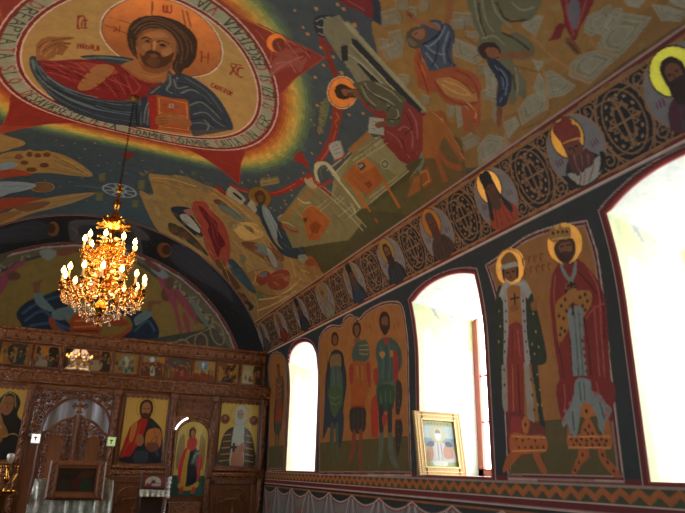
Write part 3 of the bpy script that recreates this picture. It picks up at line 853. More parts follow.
NV.draw('''
# Christ: hair, face, neck, mantle
@@ 100 0 5.7
f 2f1f18 158,215 165,150 200,115 250,98 310,92 390,110 460,145 515,195 548,255 548,320 515,375 480,395 455,430 430,415 410,380 425,330 440,270 400,200 330,165 260,170 215,220 205,290 215,335 185,310 165,270
l.8 5c4434 1.4 180,170 230,125 310,112 400,145 470,200 500,270 490,340
l.8 5c4434 1.4 195,190 240,145 320,130 400,165 455,230 470,300 460,360
l.8 5c4434 1.4 210,210 250,162 320,148 390,180 435,240 450,310
l.7 5c4434 1.4 240,110 330,102 430,150 510,230 525,300
l.7 5c4434 1.2 175,220 190,290 205,320
l.7 5c4434 1.2 440,350 430,390 450,420
f 8a5b34 120,375 170,350 215,340 260,380 340,400 400,350 410,400 390,440 320,468 240,450 180,420
f 6e4526 215,335 240,365 300,395 370,380 405,335 400,390 330,420 250,400
l.8 4f2e18 1 130,385 190,420 260,455 330,465
l.8 a8784a 1.2 240,425 300,440 350,430
f 80522f 212,250 225,205 260,175 320,162 380,175 425,220 436,270 432,310 405,350 370,375 310,385 260,372 228,335 212,300
f.6 a06e42 250,200 300,180 350,180 390,210 340,215 280,215
f.7 9a6a40 240,255 280,250 285,285 250,285
f.7 9a6a40 350,285 400,270 405,300 370,320
f.8 a87848 298,240 318,238 316,280 300,285
f 40281a 228,300 245,320 270,290 300,285 340,300 360,325 400,310 425,300 408,345 370,378 310,388 258,372 235,340
f.8 5c3c26 262,345 300,330 340,345 330,375 290,378
f 6f4028 285,312 305,306 325,314 320,328 292,326
l 24140e 1.2 262,300 285,296 305,300 330,304 345,318
l 24140e 1.8 240,222 262,212 290,225
l 24140e 1.8 325,240 355,232 392,250
f 1a0f0a 256,232 272,226 288,236 272,240
f 1a0f0a 338,256 356,248 378,260 358,266
l.7 5a3820 1 250,240 275,246 292,242
l.7 5a3820 1 335,266 360,274 382,268
l 5a3820 1.2 300,228 296,270 300,288 318,290
l 3a2214 1 292,288 304,293 320,290
l.8 5a3820 1 225,210 260,180 320,166
f.8 6b4226 205,230 218,235 218,270 208,262
f.8 6b4226 432,270 442,280 436,310 428,305
@@ 20 30 5.7
l.8 8a443c 1.4 130,190 200,215 260,250
l.8 8a443c 1.4 170,175 250,205 330,260
l.8 8a443c 1.4 250,170 330,200 370,240
l.8 8a443c 1.4 150,240 230,260 320,300
l.8 4a1216 1.4 140,210 220,240 300,280
l.8 4a1216 1.4 210,180 290,225 350,280
l.8 4a1216 1.2 320,180 380,220 400,260
l.8 8a443c 1.4 470,290 520,340 550,380
l.8 8a443c 1.4 520,260 570,310 600,370
l.8 8a443c 1.4 600,260 620,310 640,360
l.8 4a1216 1.3 490,270 540,330 570,385
l.8 4a1216 1.3 560,250 600,310 625,375
f.9 8a6038 450,205 530,225 520,245 430,310 390,330 350,320
l.9 5a6a6a 2.6 70,170 90,240 160,320 280,390 420,440
l.8 4a5a60 2 90,180 120,250 200,320 330,375 450,400 600,410
l.8 6a7470 2 160,270 240,320 340,360 440,385
l.8 1a242c 2 85,230 160,310 270,370 400,420 560,455
l.8 1a242c 1.6 150,290 250,350 380,395 500,420
l.8 5a6a6a 1.6 430,430 540,460 640,470
f 7e5230 95,170 92,100 110,60 150,40 200,38 240,42 300,38 300,52 240,64 290,72 285,80 240,78 275,95 262,115 240,145 222,135 228,105 215,95 205,130 190,160 120,172
l.9 4a2c18 1.1 105,100 150,70 220,55 290,45
l.9 4a2c18 1.1 120,130 170,95 225,75 285,76
l.9 4a2c18 1 215,95 235,85 268,100
l.9 a37448 1.4 115,140 135,90 175,65
l.9 a37448 1.2 140,150 180,110
l.9 5a6a6a 1.5 380,165 480,160 580,170 640,180
@@ 130 60 5.7
f.9 2c3640 215,60 240,75 270,110 340,130 420,190 500,270 560,350 585,390 520,410 430,425 350,420 340,240 150,200 105,210 110,170 200,120
l.9 66726e 2 225,80 230,130 210,170 240,190
l.9 66726e 2 250,110 270,160 330,150
l.9 66726e 2.4 290,190 350,170 410,200 460,250
l.9 66726e 2 340,260 400,240 460,280 520,340
l.9 66726e 2 360,310 430,300 490,350 540,380
l.9 66726e 1.6 360,360 420,360 480,390
l.9 66726e 1.6 120,215 90,280 80,360
l.9 66726e 1.6 170,150 120,190
l.9 141c24 1.8 270,130 350,150 430,220 490,290
l.9 141c24 1.6 350,230 420,230 490,300 550,370
l.9 141c24 1.6 350,340 420,330 480,370
l.9 141c24 1.4 60,260 50,370
l.9 7a7a60 1.6 420,340 450,370 440,400
F 82281f 103,205 150,198 160,395 118,385
F 8f4a28 150,198 333,238 345,420 160,395
O b8824a 1 165,215 322,248 332,400 172,380
l.9 b8824a 1 170,300 328,325
e.8 8a8a90 235,262 16 14
l.9 6a2c1c 1 235,235 237,290
l.9 6a2c1c 1 195,255 280,270
f 85552f 145,330 180,305 240,300 300,325 345,345 348,375 300,375 240,365 190,375 150,365
l.9 4f2c18 1 150,335 210,330
l.9 4f2c18 1 150,350 215,345
l.9 4f2c18 1 160,365 215,358
l.9 a87848 1.2 220,315 290,335
''')
# transverse band beyond the scenes: night blue with angels (y > YI)
u0=YI+.02
def rect(cv,a,b,c,d,col,al=1.): cv.fill(np.array([(a,c),(b,c),(b,d),(a,d)]),col,al)
rect(NV,u0,13,-2.3,8.3,'15181b')
rect(NV,YI-.05,YI-.03,.9,9,'8a6a5a');rect(NV,YI-.03,YI+.02,.9,9,'5a1c1a');rect(NV,YI+.02,YI+.035,.9,9,'9a7c6c')
for k in range(120):
    u=rs.uniform(YI+.15,YE-.1);v=rs.uniform(1.6,8);NV.fill(np.array([(u,v),(u+.02,v+.02),(u+.04,v),(u+.02,v-.02)]),'5a4a40')
NV.draw('''
@ 0 1
f 45403f 275,385 300,368 330,368 420,372 490,372 560,400 598,440 590,452 560,450 570,500 540,513 300,455 280,440
f 2a2a2e 320,395 400,390 500,395 540,430 520,470 340,440
l 6a605a 1.5 278,380 330,372 420,370 500,382 560,412 598,445
l 6a605a 1.5 285,395 310,420 290,450
l 6a605a 1.5 560,440 570,505
f 2b2c30 60,390 130,372 190,385 205,410 200,440 120,455 20,462 -40,470 -60,440
l 45454a 1.2 0,410 100,395 180,400
l 45454a 1.2 -20,440 80,425 190,425
l 3a3034 1.2 -20,460 80,445 180,440
e *7a4a24 213,405 24 30
e 3a241a 205,402 17 20
e *7a4a24 655,485 26 26
@ 1 1
f 2f2f33 -10,480 40,470 100,500 160,560 230,640 250,700 200,660 130,620 60,580 0,530
e *7a4a24 -25,490 26 30
e 3a241a -18,488 18 20
l 4a4a50 1.2 0,490 80,540 180,640
l 4a4a50 1.2 0,510 90,580 150,650
l 5a2a34 1.2 10,530 100,610 190,690
''')
NV.draw('''
@ 1 2
l 4a2230 1.5 40,60 90,110 150,150
l 4a2230 1.5 10,20 60,60 120,130
l 33363a 1.5 60,10 120,50 190,110
l 33363a 1.5 20,0 90,70 140,110
''')
# the far side of the vault carries the matching scenes (outside the photograph)
j0=int((6.78-NV.v0)/NV.px)
for j in range(j0,NV.nv):
    jj=int((2*SC-(NV.v0+(j+.5)*NV.px)-NV.v0)/NV.px)
    NV.a[j]=NV.a[max(jj,0)]
# ================= medallion frieze ===============================================================
F0,F1=.90,1.53
rect(NV,0,YI-.03,.90,1.556,'5d2019')
rect(NV,0,YI,1.540,1.550,'b09a8a')
rect(NV,0,YI,.952,1.512,'8a5a2c')
rect(NV,0,YI,.972,1.482,'14171a')
rect(NV,0,YI,.905,.925,'b09a8a')
SCRL='77573a'
def scroll(cx,cy,sx,sy):
    t=np.linspace(0,1,26)
    # C scroll ending in a spiral
    a=t*3.6*PI; r=.105*(1-t*.82)
    q=np.c_[cx+sx*(r*np.cos(a)),cy+sy*(r*np.sin(a))]
    NV.line(q,SCRL,.0115)
    for k in (3,8,13):
        p=q[k];NV.fill(p+np.array([(0,.03),(.018,0),(0,-.012),(-.018,0)])*np.array([sx,sy]),SCRL)
mc=1.232
MY=[.15,1.12,2.10,3.01,3.97,4.93,5.90,6.90,7.88,8.87,9.85,10.83]
for i in range(12):
    cy=MY[i]
    if i>10: continue
    x=(cy+MY[i+1])/2                             # centre between two medallions
    # interlaced oval with flowering cross
    NV.line(np.concatenate([ell(x,mc,.155,.235),ell(x,mc,.155,.235)[:1]]),SCRL,.013)
    NV.line(np.concatenate([ell(x,mc,.20,.29)[0:1],ell(x,mc,.20,.29)[1:]]),SCRL,.012)
    for sx in (-1,1):
        q_=ell(x+sx*.10,mc,.165,.20);NV.line(np.concatenate([q_,q_[:1]]),SCRL,.010)
    for k in range(14):
        a_=2*PI*k/14;NV.fill(ell(x+.125*math.cos(a_),mc+.195*math.sin(a_),.010,.016,math.degrees(a_),7),'8a6a48')
    for d in ((0,1),(1,0),(0,-1),(-1,0)):
        d=np.array(d);e=np.array([d[1],d[0]])
        L=.17 if d[1] else .115
        NV.line(np.array([[x,mc],[x,mc]+d*L]),SCRL,.016)
        tip=np.array([x,mc])+d*L
        NV.fill(np.array([tip+d*.03,tip+e*.035-d*.02,tip,tip-e*.035-d*.02]),SCRL)
        for f in (-1,1):
            m=np.array([x,mc])+d*L*.55
            NV.line(np.array([m,m+e*f*.045+d*.04,m+e*f*.05+d*.01]),SCRL,.012)
            m=np.array([x,mc])+(d*.6+e*f*.6)*np.array([.1,.15]);NV.fill(ell(m[0],m[1],.014,.02,0,8),SCRL)
    for sx in (-1,1):
        for sy in (-1,1):
            scroll(x+sx*.225,mc+sy*.20,-sx*.75,sy*.75)
            NV.line(catmull([(x+sx*.12,mc+sy*.27),(x+sx*.2,mc+sy*.1),(x+sx*.18,mc)],False),SCRL,.012)
            NV.line(catmull([(x+sx*.06,mc+sy*.28),(x+sx*.16,mc+sy*.285),(x+sx*.30,mc+sy*.27)],False),SCRL,.012)
            for k in range(12):
                a=rs.uniform(.17,.33);b=rs.uniform(.02,.28);NV.fill(ell(x+sx*a,mc+sy*b,.010,.016,rs.uniform(0,90),7),SCRL)
# saints in the medallions: centre in local frame, x to the photo's left is +y
def medallion(cy,kind):
    K=1.04
    E=lambda x,y,rx,ry,rot=0:ell(cy-x*K,mc+y*K,rx*K,ry*K,-rot)
    P=lambda pts:catmull(np.array([(cy-a*K,mc+b*K) for a,b in pts]),True)
    NV.fill(E(0,0,.256,.270),'8a6038');NV.fill(E(0,0,.247,.261),'6b6866')
    hal,hat,hair,face,robe,extra=kind
    NV.fill(E(-.02,.115,.15,.158),'4a3018');NV.fill(E(-.02,.115,.14,.148),hal)
    body=P([(-.17,-.21),(-.15,-.1),(-.07,-.03),(.05,-.03),(.14,-.09),(.19,-.19),(.10,-.262),(0,-.277),(-.10,-.262)])
    NV.fill(body,robe)
    for a in (-.08,-.03,.04,.09): NV.line(catmull([(cy-a*.6,mc-.06),(cy-a,mc-.15),(cy-a*1.3,mc-.25)],False),extra,.012,.8)
    NV.fill(P([(-.085,.14),(-.05,.20),(.01,.20),(.055,.14),(.05,.04),(-.02,-.02),(-.08,.04)]),hair)
    NV.fill(P([(-.062,.13),(-.02,.165),(.03,.13),(.03,.05),(-.02,-.0),(-.055,.05)]),face)
    NV.fill(P([(-.07,.055),(-.02,.065),(.04,.055),(.05,-.02),(.01,-.10),(-.06,-.09),(-.085,-.02)]),hair)
    for a in (-.042,.006): NV.fill(E(a,.102,.012,.007),'20120c')
    NV.line(np.array([(cy+.02,mc+.10),(cy+.024,mc+.066)]),'3a2014',.010)
    if hat=='klobuk':
        NV.fill(P([(-.075,.12),(-.08,.235),(-.02,.25),(.05,.235),(.045,.12),(-.015,.135)]),'121518')
        NV.fill(P([(-.075,.14),(-.11,.0),(-.15,-.12),(-.12,-.17),(-.08,-.05)]),'1b2226')
        NV.fill(P([(.045,.14),(.075,.0),(.14,-.12),(.11,-.18),(.06,-.05)]),'1b2226')
    if hat=='mitre':
        NV.fill(P([(-.08,.12),(-.105,.21),(-.06,.255),(-.015,.245),(.03,.26),(.075,.215),(.05,.12),(-.015,.14)]),'6e2a20')
        NV.line(np.array([(cy+.09,mc+.16),(cy-.06,mc+.16)]),'9a6a3a',.015)
    if hat=='hood':
        NV.fill(P([(-.085,.08),(-.08,.19),(-.02,.225),(.045,.19),(.06,.08),(.03,.16),(-.055,.16)]),'3d3a38')
    for sx in (-1,1):
        for k in range(3): NV.line(np.array([(cy-sx*(.15+.025*k),mc+.0-.05*k*0),(cy-sx*(.155+.025*k),mc-.05)]),'5c3c4a',.012)
GB='*a9823c'
kinds={2:('*a8a030','',"2a1812",'6a4028','47202a','303c42'),3:('*b08030','mitre','5a3028','5f3626','22282a','8a8274'),4:('*b89048','klobuk','4a3024','5a3424','8a3820','5a2014'),
 5:('*9a6428','hood','4a2c1c','5a3424','3e2c24','241a18'),6:('*8a6a34','','2a1a14','6a4028','1e2226','3c3a38'),7:('*7a6434','klobuk','3f3028','5a3a26','1c2a34','3a4248'),8:('*7a6434','','6a5a44','6a4a30','5d5a4c','8a8670'),
 9:('*6a5430','klobuk','3a2c26','5a3a26','20262c','34383c'),10:('*7a5430','','5a4030','6a4428','5a2018','7a3420'),11:('*6a5430','','4a3c30','5a3a26','33302c','54504a'),1:('*b08030','','3a2418','6a4028','2a3036','444')}
for i in range(12):
    cy=MY[i]
    k=kinds.get(i,kinds[6]); 
    if k[5]=='444': k=k[:5]+('444444',)
    medallion(cy,k)
# ================= straight wall and lower curve ================================================
BZ=lambda z:z-ZS     # height above the floor -> s
rect(NV,0,YE,-3,.905,'23292a')
# openings: (y_left_in_photo=far, y_near); outline in (y,s)
SILL=BZ(1.585)
WIN=[(2.955,1.70),(5.755,4.57),(9.93,8.67)]
def opening(yf,yn,apex=.81,sh=.66,n=16,grow=0,rnd=False):
    yf+=grow;yn-=grow;sb=SILL-min(grow,.02)
    xs=np.linspace(yf,yn,n)
    m=(yf+yn)/2;h=(yf-yn)/2
    if rnd: top=sh-.1+(apex-sh+.1+grow)*np.sqrt(np.clip(1-((xs-m)/h)**2,0,1))
    else: top=sh+grow*.7+(apex-sh)*(1-np.abs((xs-m)/h)**2.2)
    return np.concatenate([[(yf,sb)],np.c_[xs,top],[(yn,sb)]])
OUT=[opening(*WIN[0],.85,.70),opening(*WIN[1],.80,.685),opening(*WIN[2],.83,.66,rnd=True)]
OPN=[lambda g,w=w,a=a,s=s,r=r:opening(*w,a,s,grow=g,rnd=r) for w,a,s,r in ((WIN[0],.85,.70,False),(WIN[1],.80,.685,False),(WIN[2],.83,.66,True))]
# bands under the sills
def z_rect(z0,z1,c): rect(NV,0,YI,BZ(z0),BZ(z1),c)
z_rect(1.555,1.60,'541c1c'); z_rect(1.548,1.56,'a08a80')
z_rect(1.44,1.548,'3a3c28')
for k in range(300):
    y=.5+k*.075
    if y>YI: break
    zz=[(y,BZ(1.468 if k%2 else 1.520)),(y+.075,BZ(1.520 if k%2 else 1.468))]
    NV.line(np.array(zz),'8a4e24',.044)
z_rect(1.428,1.440,'a08a80');z_rect(1.375,1.428,'541c1c');z_rect(1.365,1.378,'a08a80');z_rect(1.33,1.365,'1b2020');z_rect(1.315,1.332,'7a4a24');z_rect(0,1.315,'22282a')
# painted curtain
def swag(y):
    t=((y-5.92)/.735)%1
    return 1.325-.095*(1-(2*abs(t-.5))**1.7)
ys=np.linspace(.5,YI,1600)
def curt(off,c):
    NV.fill(np.concatenate([np.c_[ys,[BZ(swag(v)-off) for v in ys]],[(YI,BZ(-.1)),(.5,BZ(-.1))]]),c)
curt(0,'9a8478');curt(.018,'6a2a28');curt(.035,'66605c')
for k in range(70):
    y0=.5+k*.155
    if y0>YI: break
    cyk=5.92+round((y0-5.92)/.735)*.735
    NV.line(catmull([(cyk+(y0-cyk)*.35,BZ(swag(cyk)-.06 if True else 0)),(cyk+(y0-cyk)*.8,BZ(1.0)),(y0,BZ(.5)),(y0+.02,BZ(0))],False),'50484a' if k%2 else '85807a',.03)
for k in range(16):
    c=(5.92-.735*7+.3675+.735*k,BZ(1.02)); q='84463a' if k%2 else '5d6a5c'
    if c[0]>YI-.1: break
    for r in (0,1):
        NV.fill(catmull([(c[0],c[1]-.12),(c[0]-.09,c[1]),(c[0]-.10,c[1]+.08),(c[0],c[1]+.03),(c[0]+.10,c[1]+.08),(c[0]+.09,c[1])],True)-np.array([0,.22*r]),q)
# window borders
for f in OPN:
    NV.fill(f(.062),'8a766c');NV.fill(f(.050),'541c1c');NV.fill(f(.014),'8a3430')
# saint panels
def inset(q,g):
    n=len(q);t=np.roll(q,-1,0)-np.roll(q,1,0);t/=np.maximum(np.hypot(t[:,0],t[:,1]),1e-6)[:,None]
    ar=np.sum(q[:,0]*np.roll(q[:,1],-1)-q[:,1]*np.roll(q[:,0],-1))
    nr=np.c_[-t[:,1],t[:,0]]*(1 if ar>0 else -1)
    return q+nr*g
def panel(pts,corners=()):
    q=nave_uv(pts);out=[];n=len(q);sm=catmull(q,True,6)
    for i in range(n):                    # curved runs smooth, marked corners sharp
        seg=sm[i*6:(i+1)*6].copy()
        if i in corners or (i+1)%n in corners: seg=q[i]+(q[(i+1)%n]-q[i])*np.linspace(0,1,6,endpoint=False)[:,None]
        out.append(seg)
    q=np.concatenate(out)
    NV.fill(q,'9a867a');NV.fill(inset(q,.013),'541c1c');NV.fill(inset(q,.036),'8a766c');NV.fill(inset(q,.046),'84562a')
    return inset(q,.046)
def below(q,s,c):
    r=q.copy();r[:,1]=np.minimum(r[:,1],s);NV.fill(r,c)
q=panel([(485,265),(505,251),(528,235),(560,224),(587,220),(597,250),(604,298),(616,413),(624.5,483),(508,479.5),(504,400),(496,300)],(0,4,8,9));below(q,BZ(2.02)-.0,'4a4122')
q=panel([(319,475),(318.5,380),(318.5,345),(322,332),(331,325),(341,325),(344,318),(351,314),(358,319),(366,311),(380,303),(393,301),(402,305),(407,331),(409,380),(411.5,476)],(0,15));below(q,BZ(1.98),'4a4122')
q=panel([(267.5,471),(268.5,380),(269,361),(272,354),(277,351.5),(282,354),(286,361),(287,380),(283.5,471)],(0,8));below(q,BZ(1.98),'4a4122')
NV.draw('''
@ 3 1
# right saint, king in red: crown, halo
E *b08a40 3 205,460 62 72
e *a07830 205,460 66 76
@ 3 2
f 6a1e1c 180,30 215,5 245,5 290,40 340,105 365,180 372,250 378,350 385,470 388,580 395,620 370,640 330,560 300,520 240,560 215,600 200,640 190,560 178,450 160,340 145,200 148,110 160,60
l 8a4038 1.3 165,80 160,160 170,260 185,400
l 8a4038 1.3 300,60 340,140 350,300 365,500
l 8a4038 1.3 320,200 330,330 345,520
l 40100f 1.3 280,250 300,380 310,540
l 40100f 1.3 175,350 195,450 205,600
l 40100f 1.3 255,60 300,110 330,150
l 40100f 1.3 340,120 358,220 362,330
l 8a4038 1.2 290,250 320,210 360,190
f 8a5c28 165,205 185,170 225,145 300,140 312,175 300,210 275,245 262,200 225,195 218,260 215,300 185,345 172,300
s 3a2414 2 190,200 205,175 180,240 200,250 190,290 205,300 185,315 210,220 265,165 285,155 295,180 275,200 285,215 240,160
f 6a706a 185,40 215,100 230,115 250,60 245,10 235,60 222,88 198,45 195,20
f 68706c 217,220 270,205 278,300 290,420 300,520 330,560 360,630 355,700 340,690 330,640 300,590 270,560 250,600 235,640 240,690 225,720 215,680 205,640 225,590 235,520 232,430 225,330
l 454c4a 1.2 240,230 250,350 262,520
l 454c4a 1.2 260,230 268,350 280,520
l 3a1a14 1.5 225,330 235,520
s 6a2a20 1.8 222,360 225,390 228,420 230,450 232,480 275,340 280,370 284,400 288,430 292,460 296,490
# crown, face, beard
f 3a2418 168,-60 175,-90 200,-95 225,-85 238,-60 240,-30 225,0 240,5 215,15 190,5 165,-15 170,-30
''')
NV.draw('''
@ 3 1
f 84602a 145,440 155,405 180,395 205,402 222,400 230,418 222,445 200,455 165,460
s 2a1c10 2 160,425 180,415 200,420 215,425
f 6a4028 175,462 218,455 232,480 225,505 200,520 178,505 168,485
f 33201a 165,465 175,455 178,490 200,500 225,490 228,462 245,470 248,500 225,530 200,540 175,530 160,500
l 20120c 1.2 182,478 194,476
l 20120c 1.2 206,474 220,472
@ 3 2
f 6a4028 205,110 240,105 245,135 225,150 210,140
l 1c1410 2.2 228,105 236,235
l 1c1410 2 205,140 250,125
l 1c1410 1.6 215,120 245,112
f 8a5a30 215,140 250,130 245,170 225,190
''')
NV.draw('''
@ 3 3
f 9a5a2a 270,85 290,70 312,82 318,105 305,130 285,135 270,115
f 8f4f26 212,200 218,160 230,205 270,200 275,160 290,135 308,140 330,190 335,210 355,205 365,150 378,140 388,165 390,250 300,255 220,250
s 3a1c12 1.6 230,215 250,222 270,215 290,222 310,215 330,222 350,215 370,222 240,240 265,240 290,240 315,240 340,240 365,240 285,180 300,165 295,195 315,195 290,105
l b87a40 1 215,208 385,208
f 8a4a22 265,250 295,255 300,290 270,320 250,355 235,362 232,345 250,300
f 8a4a22 335,250 365,255 370,290 400,320 425,350 425,372 405,370 370,335 345,300
s 3a1c12 1.6 275,280 260,310 245,340 355,280 375,310 400,345
f 5f2a24 0,140 40,130 60,140 120,170 125,200 80,210 0,215
f 8f4f26 -10,195 60,200 125,205 130,265 60,275 -10,275
s 3a1c12 1.6 10,215 35,222 60,215 85,222 110,215 20,250 45,250 70,250 95,250 118,250
l b87a40 1 -10,205 125,212
l b87a40 1 -10,265 128,262
f 9a5a2a 30,150 45,125 62,150 55,190 38,190
s 3a1c12 2 46,160
f 8a4a22 75,275 100,275 115,310 132,340 130,355 110,350 88,310
f 8a4a22 -20,275 25,278 10,300 -15,330 -40,350 -45,335
@ 2 2
# prince in red and white lined green cloak, left of the king
@ 3 1
@@ 500 250 4.006
E *c09a50 4 46,62 48 60
e *9a7430 46,62 46 60
f 8a6a3a 18,55 28,15 48,5 66,20 75,50 45,42
f 8a8a80 15,58 30,45 60,45 78,55 75,70 45,62 20,72
f 6a4028 25,75 68,70 70,100 50,122 30,105
f 3a241a 20,75 28,72 30,105 26,115 18,100
f 3a241a 66,72 75,75 76,100 68,110
l 20120c 1.2 32,84 42,83
l 20120c 1.2 54,82 64,82
l 4a2818 1 40,104 56,102
f 75291f 30,130 50,122 75,130 85,200 90,320 95,480 100,700 110,800 80,830 40,820 30,700 30,500 22,300
f 80766a 85,120 105,125 110,150 98,240 110,400 130,560 140,700 150,740 120,740 105,600 95,420 85,260 72,160
f 1f2c20 108,140 125,180 140,240 148,400 165,600 182,720 165,730 140,560 118,400 105,250
f 80766a 20,130 40,125 35,200 25,330 28,500 30,640 10,620 5,480 0,300 8,180
f 1f2c20 -15,180 8,150 5,260 5,400 8,600 -5,560 -12,400
s 2a2a28 1.5 98,160 100,200 98,240 102,290 108,340 112,400 118,460 124,520 130,580 136,640 18,180 12,240 10,300 12,360 14,420 16,480 18,540
s 8a7a40 1.2 125,240 135,300 130,360 145,420 150,500 160,560 168,620 150,620
l 93503e 1.5 45,150 48,400 55,700
l 4a1812 1.5 65,160 70,400 82,700
l 8a5a30 2 46,170 52,330
l 2a1812 1.8 42,180 62,175
l 2a1812 1.8 52,150 54,200
f 8a5c28 30,210 60,215 70,250 40,260
f 7a4a2a 130,215 145,205 150,230 135,240
@ 2 2
''')
# bodies of the warriors, in an upright frame placed along the panel
def warrior(yc,top,w,cloak,cuir,tun,leg,hair='2c1a14',spear=True):
    W=w
    def P(pts): return catmull(np.array([(yc-a*W,BZ(top)+b) for a,b in pts]),True)
    Lh=top-1.66
    H=lambda f:-f*Lh
    NV.fill(P([(-.20,H(.17)),(-.12,H(.14)),(.14,H(.14)),(.22,H(.20)),(.24,H(.40)),(.20,H(.62)),(.10,H(.70)),(-.12,H(.70)),(-.24,H(.60)),(-.24,H(.35))]),cloak)
    NV.fill(P([(-.13,H(.15)),(.13,H(.15)),(.15,H(.30)),(.11,H(.42)),(-.11,H(.42)),(-.15,H(.30))]),cuir)
    NV.fill(P([(-.12,H(.40)),(.12,H(.40)),(.17,H(.58)),(.0,H(.60)),(-.17,H(.58))]),tun)
    for k in range(5): NV.line(np.array([(yc-(-.1+.05*k)*W,BZ(top)+H(.42)),(yc-(-.14+.07*k)*W,BZ(top)+H(.58))]),hair,.012,.6)
    for k in range(3): NV.line(catmull([(yc+.12*W,BZ(top)+H(.2+.06*k)),(yc,BZ(top)+H(.23+.06*k)),(yc-.12*W,BZ(top)+H(.2+.06*k))],False),'8a6a3a',.014)
    for sx in (-1,1):
        NV.fill(P([(sx*.10,H(.58)),(sx*.03,H(.58)),(sx*.04,H(.78)),(sx*.05,H(.93)),(sx*.10,H(.985)),(sx*.15,H(.98)),(sx*.10,H(.92)),(sx*.11,H(.75))]),leg)
        NV.fill(P([(sx*.15,H(.17)),(sx*.21,H(.26)),(sx*.17,H(.37)),(sx*.08,H(.36)),(sx*.08,H(.33)),(sx*.13,H(.28))]),cloak if sx>0 else tun)
        NV.fill(P([(sx*.10,H(.33)),(sx*.03,H(.31)),(sx*.03,H(.34)),(sx*.09,H(.36))]),'6f4428')
    NV.fill(P([(-.03,H(.10)),(.03,H(.10)),(.04,H(.155)),(-.04,H(.155))]),'6a4028')
    NV.fill(P([(-.075,H(.05)),(-.05,H(.01)),(.05,H(.01)),(.075,H(.05)),(.07,H(.11)),(.0,H(.145)),(-.07,H(.11))]),hair)
    NV.fill(P([(-.045,H(.06)),(0,H(.035)),(.045,H(.06)),(.03,H(.11)),(0,H(.125)),(-.03,H(.11))]),'6a4028')
    for a in (-.02,.02): NV.fill(ell(yc-a*W,BZ(top)+H(.07),.010,.006),'1c100c')
    if spear: NV.line(np.array([(yc+.19*W,BZ(top)+H(.05)),(yc+.16*W,BZ(top)+H(.93))]),'3a2414',.02)
    NV.line(catmull([(yc+.2*W,BZ(top)+H(.2)),(yc+.22*W,BZ(top)+H(.4)),(yc+.16*W,BZ(top)+H(.62))],False),'14201c',.02,.7)
warrior(10.45,3.40,1.0,'2a3434','5a3a24','7e3420','34483c',spear=False)
